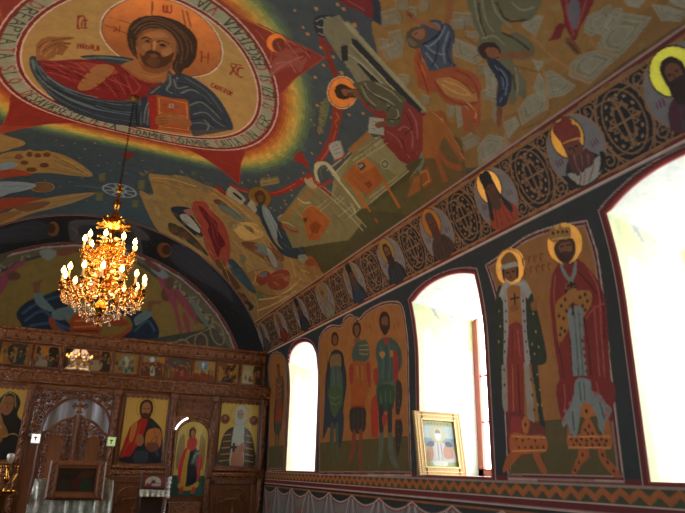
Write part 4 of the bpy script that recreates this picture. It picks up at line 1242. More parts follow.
NV.draw('''
# saints of the broad panel, heads
@ 3 3
f 6a1e1c 182,-20 388,-20 396,110 388,150 345,70 310,20 250,20 222,90 192,140
l 8a4038 1.3 330,-10 350,60 375,110
l 8a4038 1.3 200,0 205,60 198,110
f 68706c 248,-20 302,-20 312,30 345,40 368,72 392,100 372,150 378,208 356,206 340,140 320,95 300,72 272,76 264,135 250,202 232,196 220,150 198,168 194,140 215,100 238,70
l 454c4a 1.2 262,-10 268,60
l 454c4a 1.2 280,-10 284,60
l 454c4a 1.2 345,70 362,140
l 454c4a 1.2 235,110 240,180
s 8a5048 2.2 205,105 200,140 375,100 368,120 352,60 330,38 225,75
f 9a5a2a 270,85 290,70 312,82 318,105 305,130 285,135 270,115
f 8f4f26 212,200 218,160 230,205 262,200 275,160 290,135 308,140 330,190 345,205 358,205 365,150 378,140 388,165 390,250 300,255 220,250
s 3a1c12 1.6 230,215 250,222 270,215 290,222 310,215 330,222 350,215 370,222 240,240 265,240 290,240 315,240 340,240 365,240 285,180 300,165 295,195 315,195 290,105
l b87a40 1 215,208 385,208
l b87a40 1 218,250 388,252
f 5f2a24 -20,110 40,120 62,140 120,170 125,200 80,212 -10,215
f 7e2c26 -10,130 30,135 25,200 -10,205
f 8f4f26 -10,195 60,200 125,205 130,265 60,275 -10,275
s 3a1c12 1.6 10,215 35,222 60,215 85,222 110,215 20,250 45,250 70,250 95,250 118,250
l b87a40 1 -10,205 125,212
l b87a40 1 -10,265 128,262
f 9a5a2a 30,150 45,125 62,150 55,190 38,190
s 3a1c12 2 46,160
f 8a4a22 75,275 100,275 115,310 132,340 130,355 110,350 88,310
f 8a4a22 -20,275 25,278 10,300 -15,330 -40,350 -45,335
@ 3 1
# bishop in the medallion: full beard and vested shoulders
f 8e877c 262,190 300,150 345,110 352,170 300,222 262,225 215,190 235,180
f 17191c 196,190 225,205 262,235 225,225 200,205
f 17191c 345,95 368,105 362,150 340,180 346,140
l 5a4a44 1.2 270,190 262,228
l 5a4a44 1.2 320,150 300,215
l 8a5a30 1.2 285,175 280,225
f 6e2a20 165,15 172,-8 200,-12 215,2 240,-14 262,0 268,30 262,52 235,58 205,76 190,62
l b08040 1.2 195,62 232,48 264,40
f 5f3626 202,74 235,60 264,54 276,85 270,105 235,120 212,108
l 1c100c 1.2 218,84 230,80
l 1c100c 1.2 244,74 256,70
l 3a2014 1 238,80 243,96
f 4e2c28 218,105 245,112 270,100 290,80 318,110 320,140 300,160 275,165 262,182 240,178 222,150
l.8 7a524a 1.2 240,110 250,150 262,170
l.8 7a524a 1.2 270,110 275,150
l.8 7a524a 1.2 295,105 300,145
@@ 480 230 3.944
e 84562a 118,150 58 76
e *b89048 118,150 55 72
f 6a4a24 86,135 90,105 115,86 140,105 148,135
f 8e8a7c 84,142 140,124 150,138 146,148 90,162
f 684228 92,158 145,146 150,175 140,196 125,206 108,198 94,180
f 3a2418 86,158 96,155 98,190 104,205 92,195
f 3a2418 142,148 152,148 152,180 144,195
l 20120c 1.2 102,170 114,167
l 20120c 1.2 126,164 138,161
l 4a2818 1 118,168 120,182 126,182
l 5a2a20 1.2 112,190 128,188
f 8f8a7e 90,215 108,205 128,215 150,203 185,210 205,255 190,275 165,240 130,235 105,245 80,290 72,270
f 8a5a2c 104,235 162,228 165,330 160,385 112,385
f 742a22 110,385 165,375 182,513 104,513
f 1f2c20 205,250 220,300 245,400 262,520 195,520 185,400 175,290 190,270
f 1f2c20 72,270 92,290 95,400 98,520 62,520 66,400
f 85807a 92,250 106,240 112,380 104,520 92,520 94,400
f 85807a 160,232 178,250 185,400 198,520 178,520 168,400
s 2a2a28 1.4 100,280 102,320 102,360 100,400 98,440 98,480 170,280 172,320 176,360 178,400 182,440 186,480
s 8a7a40 1.2 75,320 80,380 74,440 210,330 220,400 232,460 205,450 215,490
l 2c1810 2 136,250 138,310
l 2c1810 1.6 120,272 154,266
l.8 a8683a 1.2 120,320 150,316
f 7a4a2c 120,300 150,295 152,315 124,322
f 7a4a2c 200,290 222,278 224,310 206,318
l.8 4a1814 1.4 128,400 126,500
l.8 8f5048 1.4 148,395 158,500
@@ 540 215 3.944
e *a8823c 98,115 68 78
f 3a241a 55,130 68,105 85,95 125,92 138,112 140,145 128,172 108,192 88,188 66,165
f 684228 75,118 95,108 120,108 125,135 112,160 90,160 78,140
f.9 2c1a12 78,150 95,142 115,144 124,150 112,180 92,184 80,168
l 1c100c 1.4 80,126 94,122
l 1c100c 1.4 106,120 120,118
f 86602c 38,95 36,62 50,50 66,56 78,38 94,50 112,46 122,60 114,92 80,96 52,106
s 2a1c10 1.8 52,72 70,68 90,66 106,66
l.9 b08a4c 1.2 48,98 112,86
l.9 6a706a 3 84,200 100,235 122,255 135,225 140,185
# three warriors
@@ 315 300 5.13
E 8a6a34 1.2 350,100 38,64 -4
E 8a6a34 1.2 212,145 32,58 -4
E 8a6a34 1.2 102,205 28,50 -4
f 2a1a14 330,115 335,75 355,58 378,75 386,115 378,155 360,180 342,160
f 66422a 342,95 362,82 374,100 370,140 352,150 342,125
f.9 2c1a12 345,130 360,128 372,135 365,165 352,165
f 66422a 206,180 224,180 238,215 270,225 240,245 205,240
f 2a1a14 192,150 200,118 222,112 236,140 230,180 212,190 196,175
f 66422a 202,140 218,128 228,150 220,180 206,178
f 2a1a14 84,200 90,170 108,165 120,190 116,225 100,235 86,222
f 66422a 92,190 106,182 114,205 108,228 94,222
f 344840 318,225 340,200 365,190 400,200 432,235 446,290 440,350 425,380 430,420 410,450 330,470 315,430 322,340 312,280
f 7a2a24 400,270 420,265 430,330 425,380 410,440 400,380
f 7a2a24 300,360 318,350 328,400 315,440 302,410
f 7a2a24 350,200 370,192 385,215 360,225
l.6 5a6c62 1.6 335,240 350,320 345,400
l.6 5a6c62 1.6 380,230 385,320 380,400
l.8 182c2a 1.6 365,240 365,330 360,420
l.8 182c2a 1.6 425,250 435,310 428,350
f.9 9a6a30 330,275 350,262 360,280 345,300
f.9 9a6a30 385,262 398,260 400,285 388,290
f 48503f 320,440 400,410 410,430 400,470 325,500
f 2c4030 322,480 405,460 405,530 395,560 325,570
f 38463e 198,240 225,215 262,205 278,250 275,300 245,320 205,318 190,290
l 8a7040 1.4 228,235 272,232
l 8a7040 1.4 228,255 275,255
l 8a7040 1.4 228,275 270,280
f 7e4820 190,320 245,318 270,340 280,430 262,513 200,520 185,430
f 7a2c22 175,345 195,335 195,420 180,425
f 7a2c22 262,330 282,325 285,440 272,430
l.8 b07840 1.4 215,340 220,400
l.8 b07840 1.4 240,340 245,410
l.8 4a2010 1.4 230,340 232,500
f 232b32 72,300 100,255 140,270 152,330 162,420 150,520 130,640 60,640 52,430
f 6a5430 80,290 128,280 132,345 84,355
f 3c4c42 84,350 130,345 142,440 135,520 80,520 76,440
l.6 5a6c62 1.4 95,360 98,480
l.6 5a6c62 1.4 115,360 120,480
l.8 182c2a 1.4 106,360 108,500
l.9 2c1a10 1.4 60,270 55,513
@@ 315 390 5.13
f 3a4a30 70,-10 135,-10 142,60 125,100 100,140 78,100 68,50
l.8 5f6a48 1.4 75,30 100,45 130,30
l.8 5f6a48 1.4 78,60 102,75 132,58
f 25303a 55,20 78,80 72,160 60,210 40,250 45,150
f 25303a 128,90 146,120 145,220 125,300 115,220 110,150
f 3c4638 80,180 98,180 94,300 88,340 68,368 74,320
f 3c4638 104,180 120,180 118,300 132,352 112,340
f 84441e 188,-20 248,-20 255,60 248,95 190,95 184,40
f.9 7a2418 190,80 250,80 248,102 192,102
f 2a2622 185,95 255,95 262,150 250,215 190,218 178,160
l.8 5a4a34 1.2 200,100 198,210
l.8 5a4a34 1.2 222,100 220,215
l.8 5a4a34 1.2 242,100 244,210
f 6a3422 194,215 208,215 206,300 195,345 170,382 178,340
f 6a3422 226,215 244,212 240,300 242,410 228,395
f 8a2c1c 288,70 305,30 322,50 322,235 305,240 290,225
f 2c4030 322,-20 405,-20 402,40 395,85 350,70 325,95
l.8 56704c 1.4 335,10 340,70
l.8 56704c 1.4 360,5 362,60
l.8 56704c 1.4 385,0 388,65
f 2c2a2c 328,90 350,85 350,225 332,225
f 2c2a2c 372,90 394,85 394,222 376,225
f 8a2c1c 345,132 368,130 368,165 350,185
f 4c5446 330,228 352,228 350,300 342,360 322,398 326,340
f 4c5446 374,228 396,224 400,300 412,350 432,395 408,398 380,340
f 2c2622 416,-40 440,-40 448,30 440,90 428,135 414,100
f 2c2622 414,150 440,150 450,200 440,270 425,345 412,260
l.9 8a5020 2 410,60 405,140 410,240
e.9 8a5020 425,140 16 14
s 5a4a3c 1.4 425,20 432,60 425,90 425,190 430,230 425,280
''')

for (x,y) in ((522,262),(528,260),(534,259),(540,257),(524,272),(530,270),(536,269),(542,268),(548,267)):
    NV.line(nave_uv([(x,y-3),(x+1,y+3)]),'6a3020',.014);NV.line(nave_uv([(x+1,y-3),(x+3,y-3)]),'6a3020',.012)
for (x,y) in ((366,326),(370,325),(390,327),(394,326),(398,325)):
    NV.line(nave_uv([(x,y-2),(x+.4,y+3)]),'7a3a1c',.022)
# ================= conch of the apse =============================================================
CV=Canvas(-1.02,1.02,-.1,1.02,.0022,conch_uv,'5b5238')
CV.fill(ell(0,0,1.0,1.0),'5a2a28');CV.fill(ell(0,0,.985,.985),'a08a80');CV.fill(ell(0,0,.978,.978),'56503a')
for k in range(150):
    a=2*PI*k/150;r=.92;c=np.array([r*math.cos(a),r*math.sin(a)])
    CV.fill(ell(c[0],c[1],.014,.022,math.degrees(a),8),'7a7458' if k%2 else '3a4234')
for k in range(75):
    a=2*PI*(k+.5)/75
    CV.line(np.array([((.955-.06*(k%2))*math.cos(a),(.955-.06*(k%2))*math.sin(a)),((.895+.06*(k%2))*math.cos(a+.06),(.895+.06*(k%2))*math.sin(a+.06))]),'857a56',.007)
CV.draw('''
@@ 0 0 1
f 3a3a34 -70,345 -45,300 -15,278 0,271 25,259 60,251 95,250 130,258 158,275 180,296 198,318 209,330 171,343 100,352 0,352
f 75602c -66,345 -42,302 -14,281 0,274 25,262 60,254 95,253 130,261 156,278 177,298 194,318 205,329 171,341 100,352 0,352
@ 0 2
f 4a4130 -50,-5 40,-55 60,-30 -20,40
f 6c7270 -30,50 -10,40 5,60 -20,80
# angels and mandorla ring in the border
e 70402c 268,-18 46,15 -12
f 72786f 160,-20 200,-30 225,-10 200,18 170,5
f 7c3a4a -20,110 10,70 50,40 95,15 100,30 60,60 30,110 0,160 -20,190
e 5a3a2c 55,80 28,18
f 6c7270 600,30 640,45 675,80 650,90 610,60
e 5a3a2c 612,40 40,12 35
f 7c3a4a 630,80 690,130 700,210 675,180 650,130
e 5a3a2c 665,155 20,28
l 7a5a2c 1.5 215,35 232,35
l 7a5a2c 1.5 220,30 220,45
# mother of God
f 1b2734 66,228 110,182 190,152 262,128 300,150 270,200 260,250 330,300 480,335 330,326 240,318 160,308 100,298 78,262
f 1b2734 410,160 480,190 560,220 600,235 636,290 632,330 600,348 520,345 480,330 530,290 510,240 440,230
l 33475a 1.5 90,230 150,190 240,160
l 33475a 1.5 100,260 170,220 230,270 300,300
l 33475a 1.5 540,300 590,260 620,300
l 33475a 1.5 120,280 200,270 260,300
e *8f6a30 392,105 78,66
e 5a3a24 390,120 40,44
f 1b2734 350,100 370,72 400,66 428,85 436,130 425,165 400,190 368,180 350,145
f 6a442c 366,108 386,92 410,104 414,132 398,156 376,150 366,130
l 20140e .4 372,118 384,117
l 20140e .4 396,121 408,122
l 3a2012 .4 388,122 386,136 394,138
f 5c6c6a 135,152 165,148 178,172 215,212 200,222 160,205 140,180
f 6e4630 112,95 130,105 150,100 172,92 160,115 158,145 135,148 132,120
f 5c6c6a 210,222 260,205 320,198 370,205 385,230 340,240 260,255 215,252
f 8a3c1c 290,240 340,225 400,225 410,280 395,315 350,322 300,318 280,290
l b0622e 1.2 300,260 390,255
l b0622e 1.2 295,285 395,280
l 5a2412 1.2 300,300 390,300
f 8a3c1c 195,250 215,250 230,285 270,305 300,315 290,325 230,312 205,285
f 8a3c1c 410,240 450,235 500,255 515,275 470,282 420,270
f 8a3c1c 400,318 470,315 520,285 525,300 470,330 400,335
f 5c6c6a 538,250 575,222 602,215 608,238 570,265 545,278
f 6e4630 592,190 600,180 648,182 640,192 615,195 605,220 590,215
@ 1 2
f 7c3a40 -30,90 0,110 20,160 30,230 45,300 35,312 20,250 5,190 -20,150
f 7c3a40 20,130 60,170 95,230 110,275 90,260 60,220 30,180
f 7c3a40 50,220 70,250 78,310 65,305 50,260
e 55402c -5,110 18,24
f 5f6658 70,155 100,185 130,240 160,290 140,280 110,240 80,190
F 3b3a30 -200,352 171,288 235,372 235,400 -200,400
l 8a7a50 .5 -300,352 0,345 90,318 160,288
E 7a6a48 1 120,345 25,35
e 4a3a2c 122,348 14,20
E 7a6a48 1 45,355 26,20
e 4a3a2c 45,358 16,14
E 7a6a48 1 185,310 24,48 -20
e 4a4436 185,320 12,24 -20
''')
# ================= icons on the screen: one canvas in (x, z) at the screen's plane ============
IC=Canvas(-1.3,3.6,.95,3.6,.005,plane_uv(YI),'8a6420')
def irect(a,b,c,d,col): rect(IC,a,b,c,d,col)
IC.draw('''
@ 0 2
# festal row
F 6a4416 10,335 125,345 120,450 10,440
f 1c1c16 40,360 90,355 110,390 90,440 50,435 30,400
f 2e2a18 50,345 110,350 100,370 60,365
F 8a5416 135,350 240,360 235,455 130,445
f 2b241a 150,365 165,370 170,410 200,420 200,450 145,445
f 1e1812 200,368 235,372 232,450 205,448 195,400
f 6a6452 150,400 175,395 190,430 180,448 145,444
F 84501a 255,362 445,378 440,485 250,470
f 2a1c12 262,370 295,375 290,470 255,465
f 2a1c12 410,385 440,390 436,478 400,470
f 5a2416 285,395 350,385 410,400 405,415 290,410
f 7c6a48 290,415 400,420 405,450 380,460 300,455 280,440
f 5a2a1a 300,372 395,380 380,400 310,395
F 7a5c2c 460,380 555,388 550,488 455,480
e 5c6c5c 505,435 28,38
e 8a8a70 505,425 12,22
f 4a2a18 465,470 540,480 540,488 465,484
F 8a5c22 562,392 658,400 655,496 560,490
e 54605a 610,415 26,16
e a0a090 610,415 10,10
f 5a2418 570,425 650,430 640,445 580,440
f 4a2a1a 570,450 600,445 600,492 570,490
f 4a2a1a 620,445 650,450 645,495 620,492
f 8a8670 603,445 618,445 618,490 603,490
@ 1 2
F 5a4a2a -5,400 82,408 78,500 -10,492
f 3c3a34 0,410 70,415 75,450 0,440
f 6a2018 15,450 50,440 70,460 65,490 10,485
F 8a6628 86,410 180,418 176,515 82,508
e 4c6a78 130,440 22,22
e 8aa0a0 130,440 9,14
f 6a3018 95,470 165,478 165,510 90,505
F 8a6624 185,420 272,428 268,518 182,512
f 3a1f14 195,430 240,440 262,430 250,460 225,470 250,510 200,510 215,470
f 6a3a20 200,425 225,430 222,450 205,448
F 9a7a34 284,430 370,438 366,525 280,520
f 8a8258 296,440 330,440 325,515 290,510
f 2a2018 335,440 365,445 362,520 330,512
''')
rf=random.Random(12)
FE=[(-1.00,-.57,3.07,3.41),(-.525,-.13,3.07,3.41),(-.075,.665,3.065,3.415),(.72,1.11,3.06,3.41),(1.165,1.555,3.06,3.41),(1.61,2.005,3.06,3.41),(2.06,2.445,3.06,3.41),(2.50,2.875,3.06,3.41),(2.935,3.325,3.06,3.41)]
for n,(a,b_,c,d) in enumerate(FE):
    m=12 if n!=2 else 22
    for k in range(m):                     # small standing figures with haloes, robes and rocks
        x=rf.uniform(a+.03,b_-.03);z=rf.uniform(c+.02,d-.14);col=rf.choice(('3a2a1c','5a2a1a','2c3a3a','6a5a38','4a3a22','6e3a1e','2a2620'))
        IC.fill(catmull([(x-.022,z),(x-.016,z+.06),(x,z+.075),(x+.016,z+.06),(x+.022,z)],True),col,.75)
        IC.fill(ell(x,z+.088,.015,.017),'9a7434',.8);IC.fill(ell(x,z+.088,.009,.011),'5a3822',.9)
    for k in range(8):
        x=rf.uniform(a+.02,b_-.06);z=rf.uniform(c+.02,d-.05);IC.line(np.array([(x,z),(x+rf.uniform(-.03,.05),z+rf.uniform(.0,.04))]),rf.choice(('a08850','2a1c12','7a6a4a')),.008,.7)
    IC.line(np.array([(a+.006,c+.006),(b_-.006,c+.006),(b_-.006,d-.006),(a+.006,d-.006),(a+.006,c+.006)]),'6a2a1a',.010)
# larger icons are authored in upright coordinates
def U(x0,z0,w,h):
    def P(pts,closed=True,n=6): 
        q=np.array([(x0+a*w,z0+b*h) for a,b in pts]);return catmull(q,closed,n) if closed else catmull(q,False,n)
    return P
# Christ icon: x 1.0..1.7, z 1.64..2.70
x0,z0,w,hh=1.005,1.645,.68,1.07
P=U(x0,z0,w,hh);irect(x0-.03,x0+w+.03,z0-.03,z0+hh+.03,'9a7a38')
IC.line(np.concatenate([ell(x0+.47*w,z0+.82*hh,.155,.165)]),'7a5a24',.01)
IC.fill(P([(.04,.0),(.0,.1),(.08,.3),(.16,.52),(.30,.60),(.42,.68),(.60,.68),(.78,.60),(.92,.50),(.98,.3),(.99,.05),(.98,0)]),'16181c')
IC.fill(P([(.02,.08),(.06,.26),(.14,.48),(.24,.58),(.42,.66),(.56,.64),(.50,.45),(.46,.30),(.36,.22),(.26,.1),(.14,.08)]),'7c1a16')
IC.fill(P([(.20,.56),(.32,.60),(.30,.42),(.24,.30),(.17,.34)]),'8a5a24')
IC.fill(P([(.60,.22),(.58,.48),(.88,.50),(.92,.24)]),'8a5220')
IC.fill(P([(.60,.22),(.74,.16),(.9,.22),(.85,.3),(.62,.3)]),'5a3018')
IC.fill(P([(.34,.30),(.38,.42),(.48,.40),(.52,.30),(.44,.24)]),'7a4c2c')
IC.fill(P([(.36,.0),(.36,.16),(.64,.16),(.64,0)]),'262c34')
IC.fill(P([(.32,.84),(.36,.92),(.48,.955),(.60,.92),(.65,.82),(.62,.72),(.56,.66),(.42,.66),(.34,.74)]),'2a1a10')
IC.fill(P([(.37,.82),(.42,.90),(.54,.90),(.59,.82),(.55,.71),(.48,.68),(.41,.71)]),'7c5230')
IC.fill(P([(.40,.73),(.48,.75),(.57,.73),(.53,.67),(.48,.655),(.43,.67)]),'3a2212')
for a in (.42,.53): IC.line(np.array([(x0+a*w-.02,z0+.815*hh),(x0+a*w+.02,z0+.815*hh)]),'1a100a',.01)
IC.line(np.array([(x0+.475*w,z0+.815*hh),(x0+.48*w,z0+.765*hh)]),'4a2c18',.01)
for a,b in ((.7,.55),(.8,.4),(.9,.5)): IC.line(P([(a,b),(b+.3,.3),(.9,.1)],False),'2c3a46',.01)
for q in ([(.30,.45),(.12,.2),(.1,.1)],[(.4,.6),(.35,.4),(.3,.2)]): IC.line(P(q,False),'a03a2c',.01)
# Mother of God icon: x -1.2..-.40
x0,z0,w,hh=-1.15,1.64,.70,1.07
P=U(x0,z0,w,hh);irect(x0-.2,x0+w+.05,z0-.03,z0+hh+.03,'947636')
IC.fill(P([(.02,0),(.05,.3),(.25,.62),(.40,.84),(.55,.94),(.72,.90),(.82,.78),(.80,.62),(.95,.50),(1.02,.3),(1.02,0)]),'191715')
IC.fill(P([(.45,.68),(.48,.84),(.60,.88),(.68,.82),(.68,.68),(.58,.60)]),'6a4428')
IC.fill(P([(.2,.3),(.2,.62),(.4,.66),(.55,.5),(.6,.25),(.4,.1)]),'6a4a1c')
IC.fill(P([(.25,.60),(.28,.72),(.42,.74),(.48,.64),(.38,.56)]),'6a4428')
for a_ in (.54,.63): IC.line(np.array([(x0+a_*w-.016,z0+.77*hh),(x0+a_*w+.016,z0+.775*hh)]),'1a100a',.011)
IC.line(P([(.585,.77),(.58,.71),(.61,.70)],False),'3a2010',.010);IC.line(P([(.56,.665),(.60,.66),(.63,.668)],False),'5a1c14',.010)
for a_ in (.31,.39): IC.line(np.array([(x0+a_*w-.012,z0+.665*hh),(x0+a_*w+.012,z0+.67*hh)]),'1a100a',.010)
IC.fill(P([(.25,.66),(.30,.76),(.42,.75),(.44,.68),(.34,.72)]),'2a1810')
for q_ in ([(.25,.55),(.35,.4),(.5,.35)],[(.22,.45),(.4,.3),(.55,.3)],[(.3,.6),(.45,.5),(.55,.42)]): IC.line(P(q_,False),'a07c30',.012)
IC.fill(P([(.62,.30),(.55,.42),(.48,.50),(.52,.52),(.64,.42),(.70,.32)]),'6a4428')
IC.line(P([(.42,.70),(.5,.9),(.66,.9),(.74,.72)],False),'7a6a34',.012)
IC.line(P([(.6,.3),(.8,.35),(.95,.3)],False),'7a6a34',.012)
# archangel: arched icon x 1.92..2.44 z 1.16..2.33
x0,z0,w,hh=1.90,1.14,.54,1.2
P=U(x0,z0,w,hh);irect(x0-.03,x0+w+.03,z0-.03,z0+hh+.05,'94823c');irect(x0-.03,x0+w+.03,z0-.03,z0+.27*hh,'1c4034')
IC.fill(P([(.08,.35),(.06,.7),(.22,.82),(.28,.5)]),'6a5424');IC.fill(P([(.74,.82),(.94,.7),(.90,.35),(.76,.5)]),'6a5424')
IC.fill(P([(.2,.2),(.14,.35),(.24,.58),(.40,.62),(.42,.2)]),'8a1c22');IC.fill(P([(.7,.6),(.86,.5),(.84,.3),(.78,.2),(.66,.22)]),'8a1c22')
IC.fill(P([(.3,.18),(.30,.4),(.36,.6),(.5,.70),(.66,.62),(.7,.4),(.74,.2),(.5,.14)]),'14191c')
IC.fill(P([(.26,.14),(.28,.4),(.36,.62),(.46,.62),(.42,.4),(.42,.15)]),'8a6a26')
IC.fill(P([(.22,.10),(.22,.17),(.5,.12),(.8,.19),(.80,.12),(.5,.07)]),'8a6a26')
IC.fill(P([(.34,.66),(.36,.76),(.52,.80),(.66,.74),(.62,.64),(.48,.60)]),'8a2a2a')
IC.fill(P([(.5,.44),(.62,.60),(.74,.6),(.70,.48),(.6,.42)]),'26464a')
IC.line(P([(.56,.44),(.64,.55),(.78,.58)],False),'8a7a34',.014)
IC.fill(P([(.38,.80),(.38,.90),(.50,.93),(.58,.87),(.54,.78),(.46,.76)]),'1e130c')
IC.fill(P([(.43,.82),(.44,.88),(.52,.88),(.55,.83),(.50,.77)]),'7c5230')
IC.line(ell(x0+.48*w,z0+.84*hh,.085,.085),'7a5a24',.008)
for a in (.32,.68): IC.fill(P([(a-.08,.04),(a+.02,.03),(a+.05,.11),(a-.03,.12)]),'8a2a24')
IC.line(P([(.80,.85),(.78,.3)],False),'5a5a50',.012)
# hierarch: x 2.58..3.32 z 1.65..2.72
x0,z0,w,hh=2.62,1.645,.69,1.075
P=U(x0,z0,w,hh);irect(x0-.03,x0+w+.03,z0-.03,z0+hh+.03,'a08a3e')
IC.fill(P([(.02,0),(.04,.25),(.14,.5),(.34,.60),(.66,.60),(.84,.5),(.96,.25),(.98,0)]),'2c2a1c')
for k in range(5):
    z=.06+.1*k
    IC.line(P([(.06+.02*k,z),(.30,z+.02)],False),'86703a',.022);IC.line(P([(.72,z+.02),(.94-.02*k,z)],False),'86703a',.022)
    IC.line(P([(.10+.02*k,z+.05),(.30,z+.06)],False),'6a201c',.012);IC.line(P([(.72,z+.06),(.90-.02*k,z+.05)],False),'6a201c',.012)
IC.fill(P([(.34,0),(.34,.3),(.38,.62),(.62,.62),(.66,.3),(.68,0)]),'8e9282')
IC.fill(P([(.36,0),(.42,.28),(.6,.28),(.68,0)]),'8a5a40')
IC.fill(P([(.38,.80),(.40,.90),(.52,.95),(.62,.90),(.64,.78),(.62,.62),(.52,.50),(.42,.62)]),'86908c')
IC.fill(P([(.42,.82),(.46,.88),(.56,.88),(.60,.82),(.56,.74),(.46,.74)]),'77634c')
for a in (.47,.55): IC.line(np.array([(x0+a*w-.018,z0+.81*hh),(x0+a*w+.018,z0+.81*hh)]),'1a100a',.01)
IC.line(ell(x0+.5*w,z0+.80*hh,.17,.18),'7a5a24',.008)
for a in (.12,.88): IC.fill(ell(x0+a*w,z0+.72*hh,.085,.085),'6a3a1c');IC.fill(ell(x0+a*w,z0+.72*hh,.07,.07),'4a2416');IC.fill(ell(x0+a*w,z0+.74*hh,.03,.035),'7c5230')
for q in ([(.40,.34),(.40,.22)],[(.33,.28),(.47,.28)]): IC.line(P(q,False),'1a140e',.045)
IC.fill(P([(.55,.22),(.58,.34),(.70,.34),(.68,.22)]),'7a4c2c')
# ================= small portable icons ===========================================================
SA=Canvas(0,1,0,1,.004,lambda p:np.asarray(p),'8a7a44',gain=.62)   # bishop icon in the gilt frame
def g(cv,pts): return catmull(np.array(pts,float),True)
rect(SA,0,1,0,1,'9a9050');rect(SA,0,1,0,.12,'7a8a40');rect(SA,0,1,.45,.62,'6c7c86');rect(SA,0,1,.62,.88,'9aa6a0')
SA.fill(g(SA,[(.05,.12),(.12,.40),(.30,.50),(.5,.54),(.7,.50),(.88,.42),(.95,.12)]),'b0a89c')
SA.fill(g(SA,[(.05,.14),(.1,.36),(.25,.46),(.3,.3),(.22,.12)]),'9a6a30');SA.fill(g(SA,[(.62,.2),(.64,.44),(.84,.44),(.88,.2)]),'a8683a')
SA.fill(g(SA,[(.10,.45),(.2,.55),(.34,.52),(.3,.44)]),'2c3440');SA.fill(g(SA,[(.9,.45),(.8,.55),(.68,.52),(.72,.44)]),'2c3440')
SA.fill(ell(.48,.70,.24,.18),'b89c40');SA.fill(ell(.48,.70,.21,.155),'a8a468')
SA.fill(g(SA,[(.36,.72),(.40,.82),(.56,.82),(.62,.72),(.58,.60),(.48,.55),(.39,.60)]),'b4b0a4');SA.fill(ell(.48,.745,.085,.065),'8a6444');SA.line(np.array([(.43,.755),(.46,.755)]),'20140e',.014);SA.line(np.array([(.50,.755),(.53,.755)]),'20140e',.014);SA.fill(g(SA,[(.40,.71),(.48,.725),(.56,.71),(.55,.62),(.48,.57),(.41,.62)]),'c4c0b4')
for k in range(4): SA.line(np.array([(.38+.06*k,.14),(.40+.05*k,.5)]),'6a4a60' if k%2 else 'c8c0b0',.02)
SA.fill(g(SA,[(.3,.03),(.3,.12),(.66,.12),(.66,.03)]),'c8c4a8');rect(SA,.1,.9,.90,.97,'8a8a30')
for k in range(7): SA.line(np.array([(.2+.1*k,.92),(.24+.1*k,.95)]),'5a3020',.02)
SB=Canvas(0,1,0,1,.01,lambda p:np.asarray(p),'5a2a1c')    # small arched resurrection icon
SB.fill(np.concatenate([ell(.5,.45,.36,.38,0,30,0,180),[(.14,.12),(.86,.12)]]),'8a8672')
SB.fill(g(SB,[(.18,.13),(.22,.3),(.42,.28),(.44,.13)]),'7a2434');SB.fill(g(SB,[(.46,.13),(.5,.3),(.78,.32),(.82,.13)]),'8c8298')
SB.fill(g(SB,[(.4,.3),(.44,.66),(.5,.5),(.56,.66),(.6,.35),(.5,.3)]),'3a2430');SB.line(np.array([(.5,.42),(.8,.30)]),'2a2028',.04)
SD=Canvas(0,1,0,1,.01,lambda p:np.asarray(p),'241a12')    # dark icon on the lectern
for q,c in (([(.1,.1),(.1,.4),(.3,.5),(.35,.1)],'26241a'),([(.4,.12),(.42,.5),(.56,.55),(.58,.12)],'3e1614'),([(.62,.1),(.64,.5),(.85,.45),(.9,.1)],'1c2a1e'),([(.2,.5),(.25,.7),(.36,.66),(.33,.5)],'1a1614'),([(.55,.55),(.6,.8),(.9,.85),(.85,.6)],'3c2214')): SD.fill(g(SD,q),c)
# painted window reveal, in (depth x, z) of the far jamb
JB=Canvas(0,1,0,2.5,.006,lambda p:np.asarray(p),'d8d8cc',gain=1.)
rect(JB,0,1,0,.25,'c8c8b8');rect(JB,0,.95,1.45,2.5,'ccd09c');rect(JB,0,.10,0,2.5,'ced0a4');rect(JB,0,.012,0,2.5,'a04038')
for pts in ([(.30,1.95),(.42,1.72),(.62,1.55)],[(.60,1.9),(.48,1.75),(.40,1.55),(.36,1.3),(.30,1.05)],[(.45,1.58),(.36,1.2),(.42,.95),(.55,.85)],[(.18,.6),(.15,1.0),(.22,1.18),(.32,1.0),(.28,.75),(.4,.5)],[(.34,.9),(.6,.92),(.7,.85)],[(.22,.4),(.3,.2),(.5,.1)]):
    JB.line(catmull(pts,False),'9a9c94',.012)
JB.fill(catmull([(.24,2.02),(.31,1.96),(.36,1.80),(.44,1.70),(.34,1.76),(.27,1.86)],True),'a2a4a2');JB.fill(catmull([(.62,1.98),(.68,1.9),(.62,1.78),(.56,1.74),(.56,1.86)],True),'a2a4a2')
JB.fill(ell(.2,1.5,.07,.07),'e4e4dc')
import bpy, bmesh
from mathutils import Vector, Matrix
D=bpy.data; SCN=bpy.context.scene; COL=SCN.collection
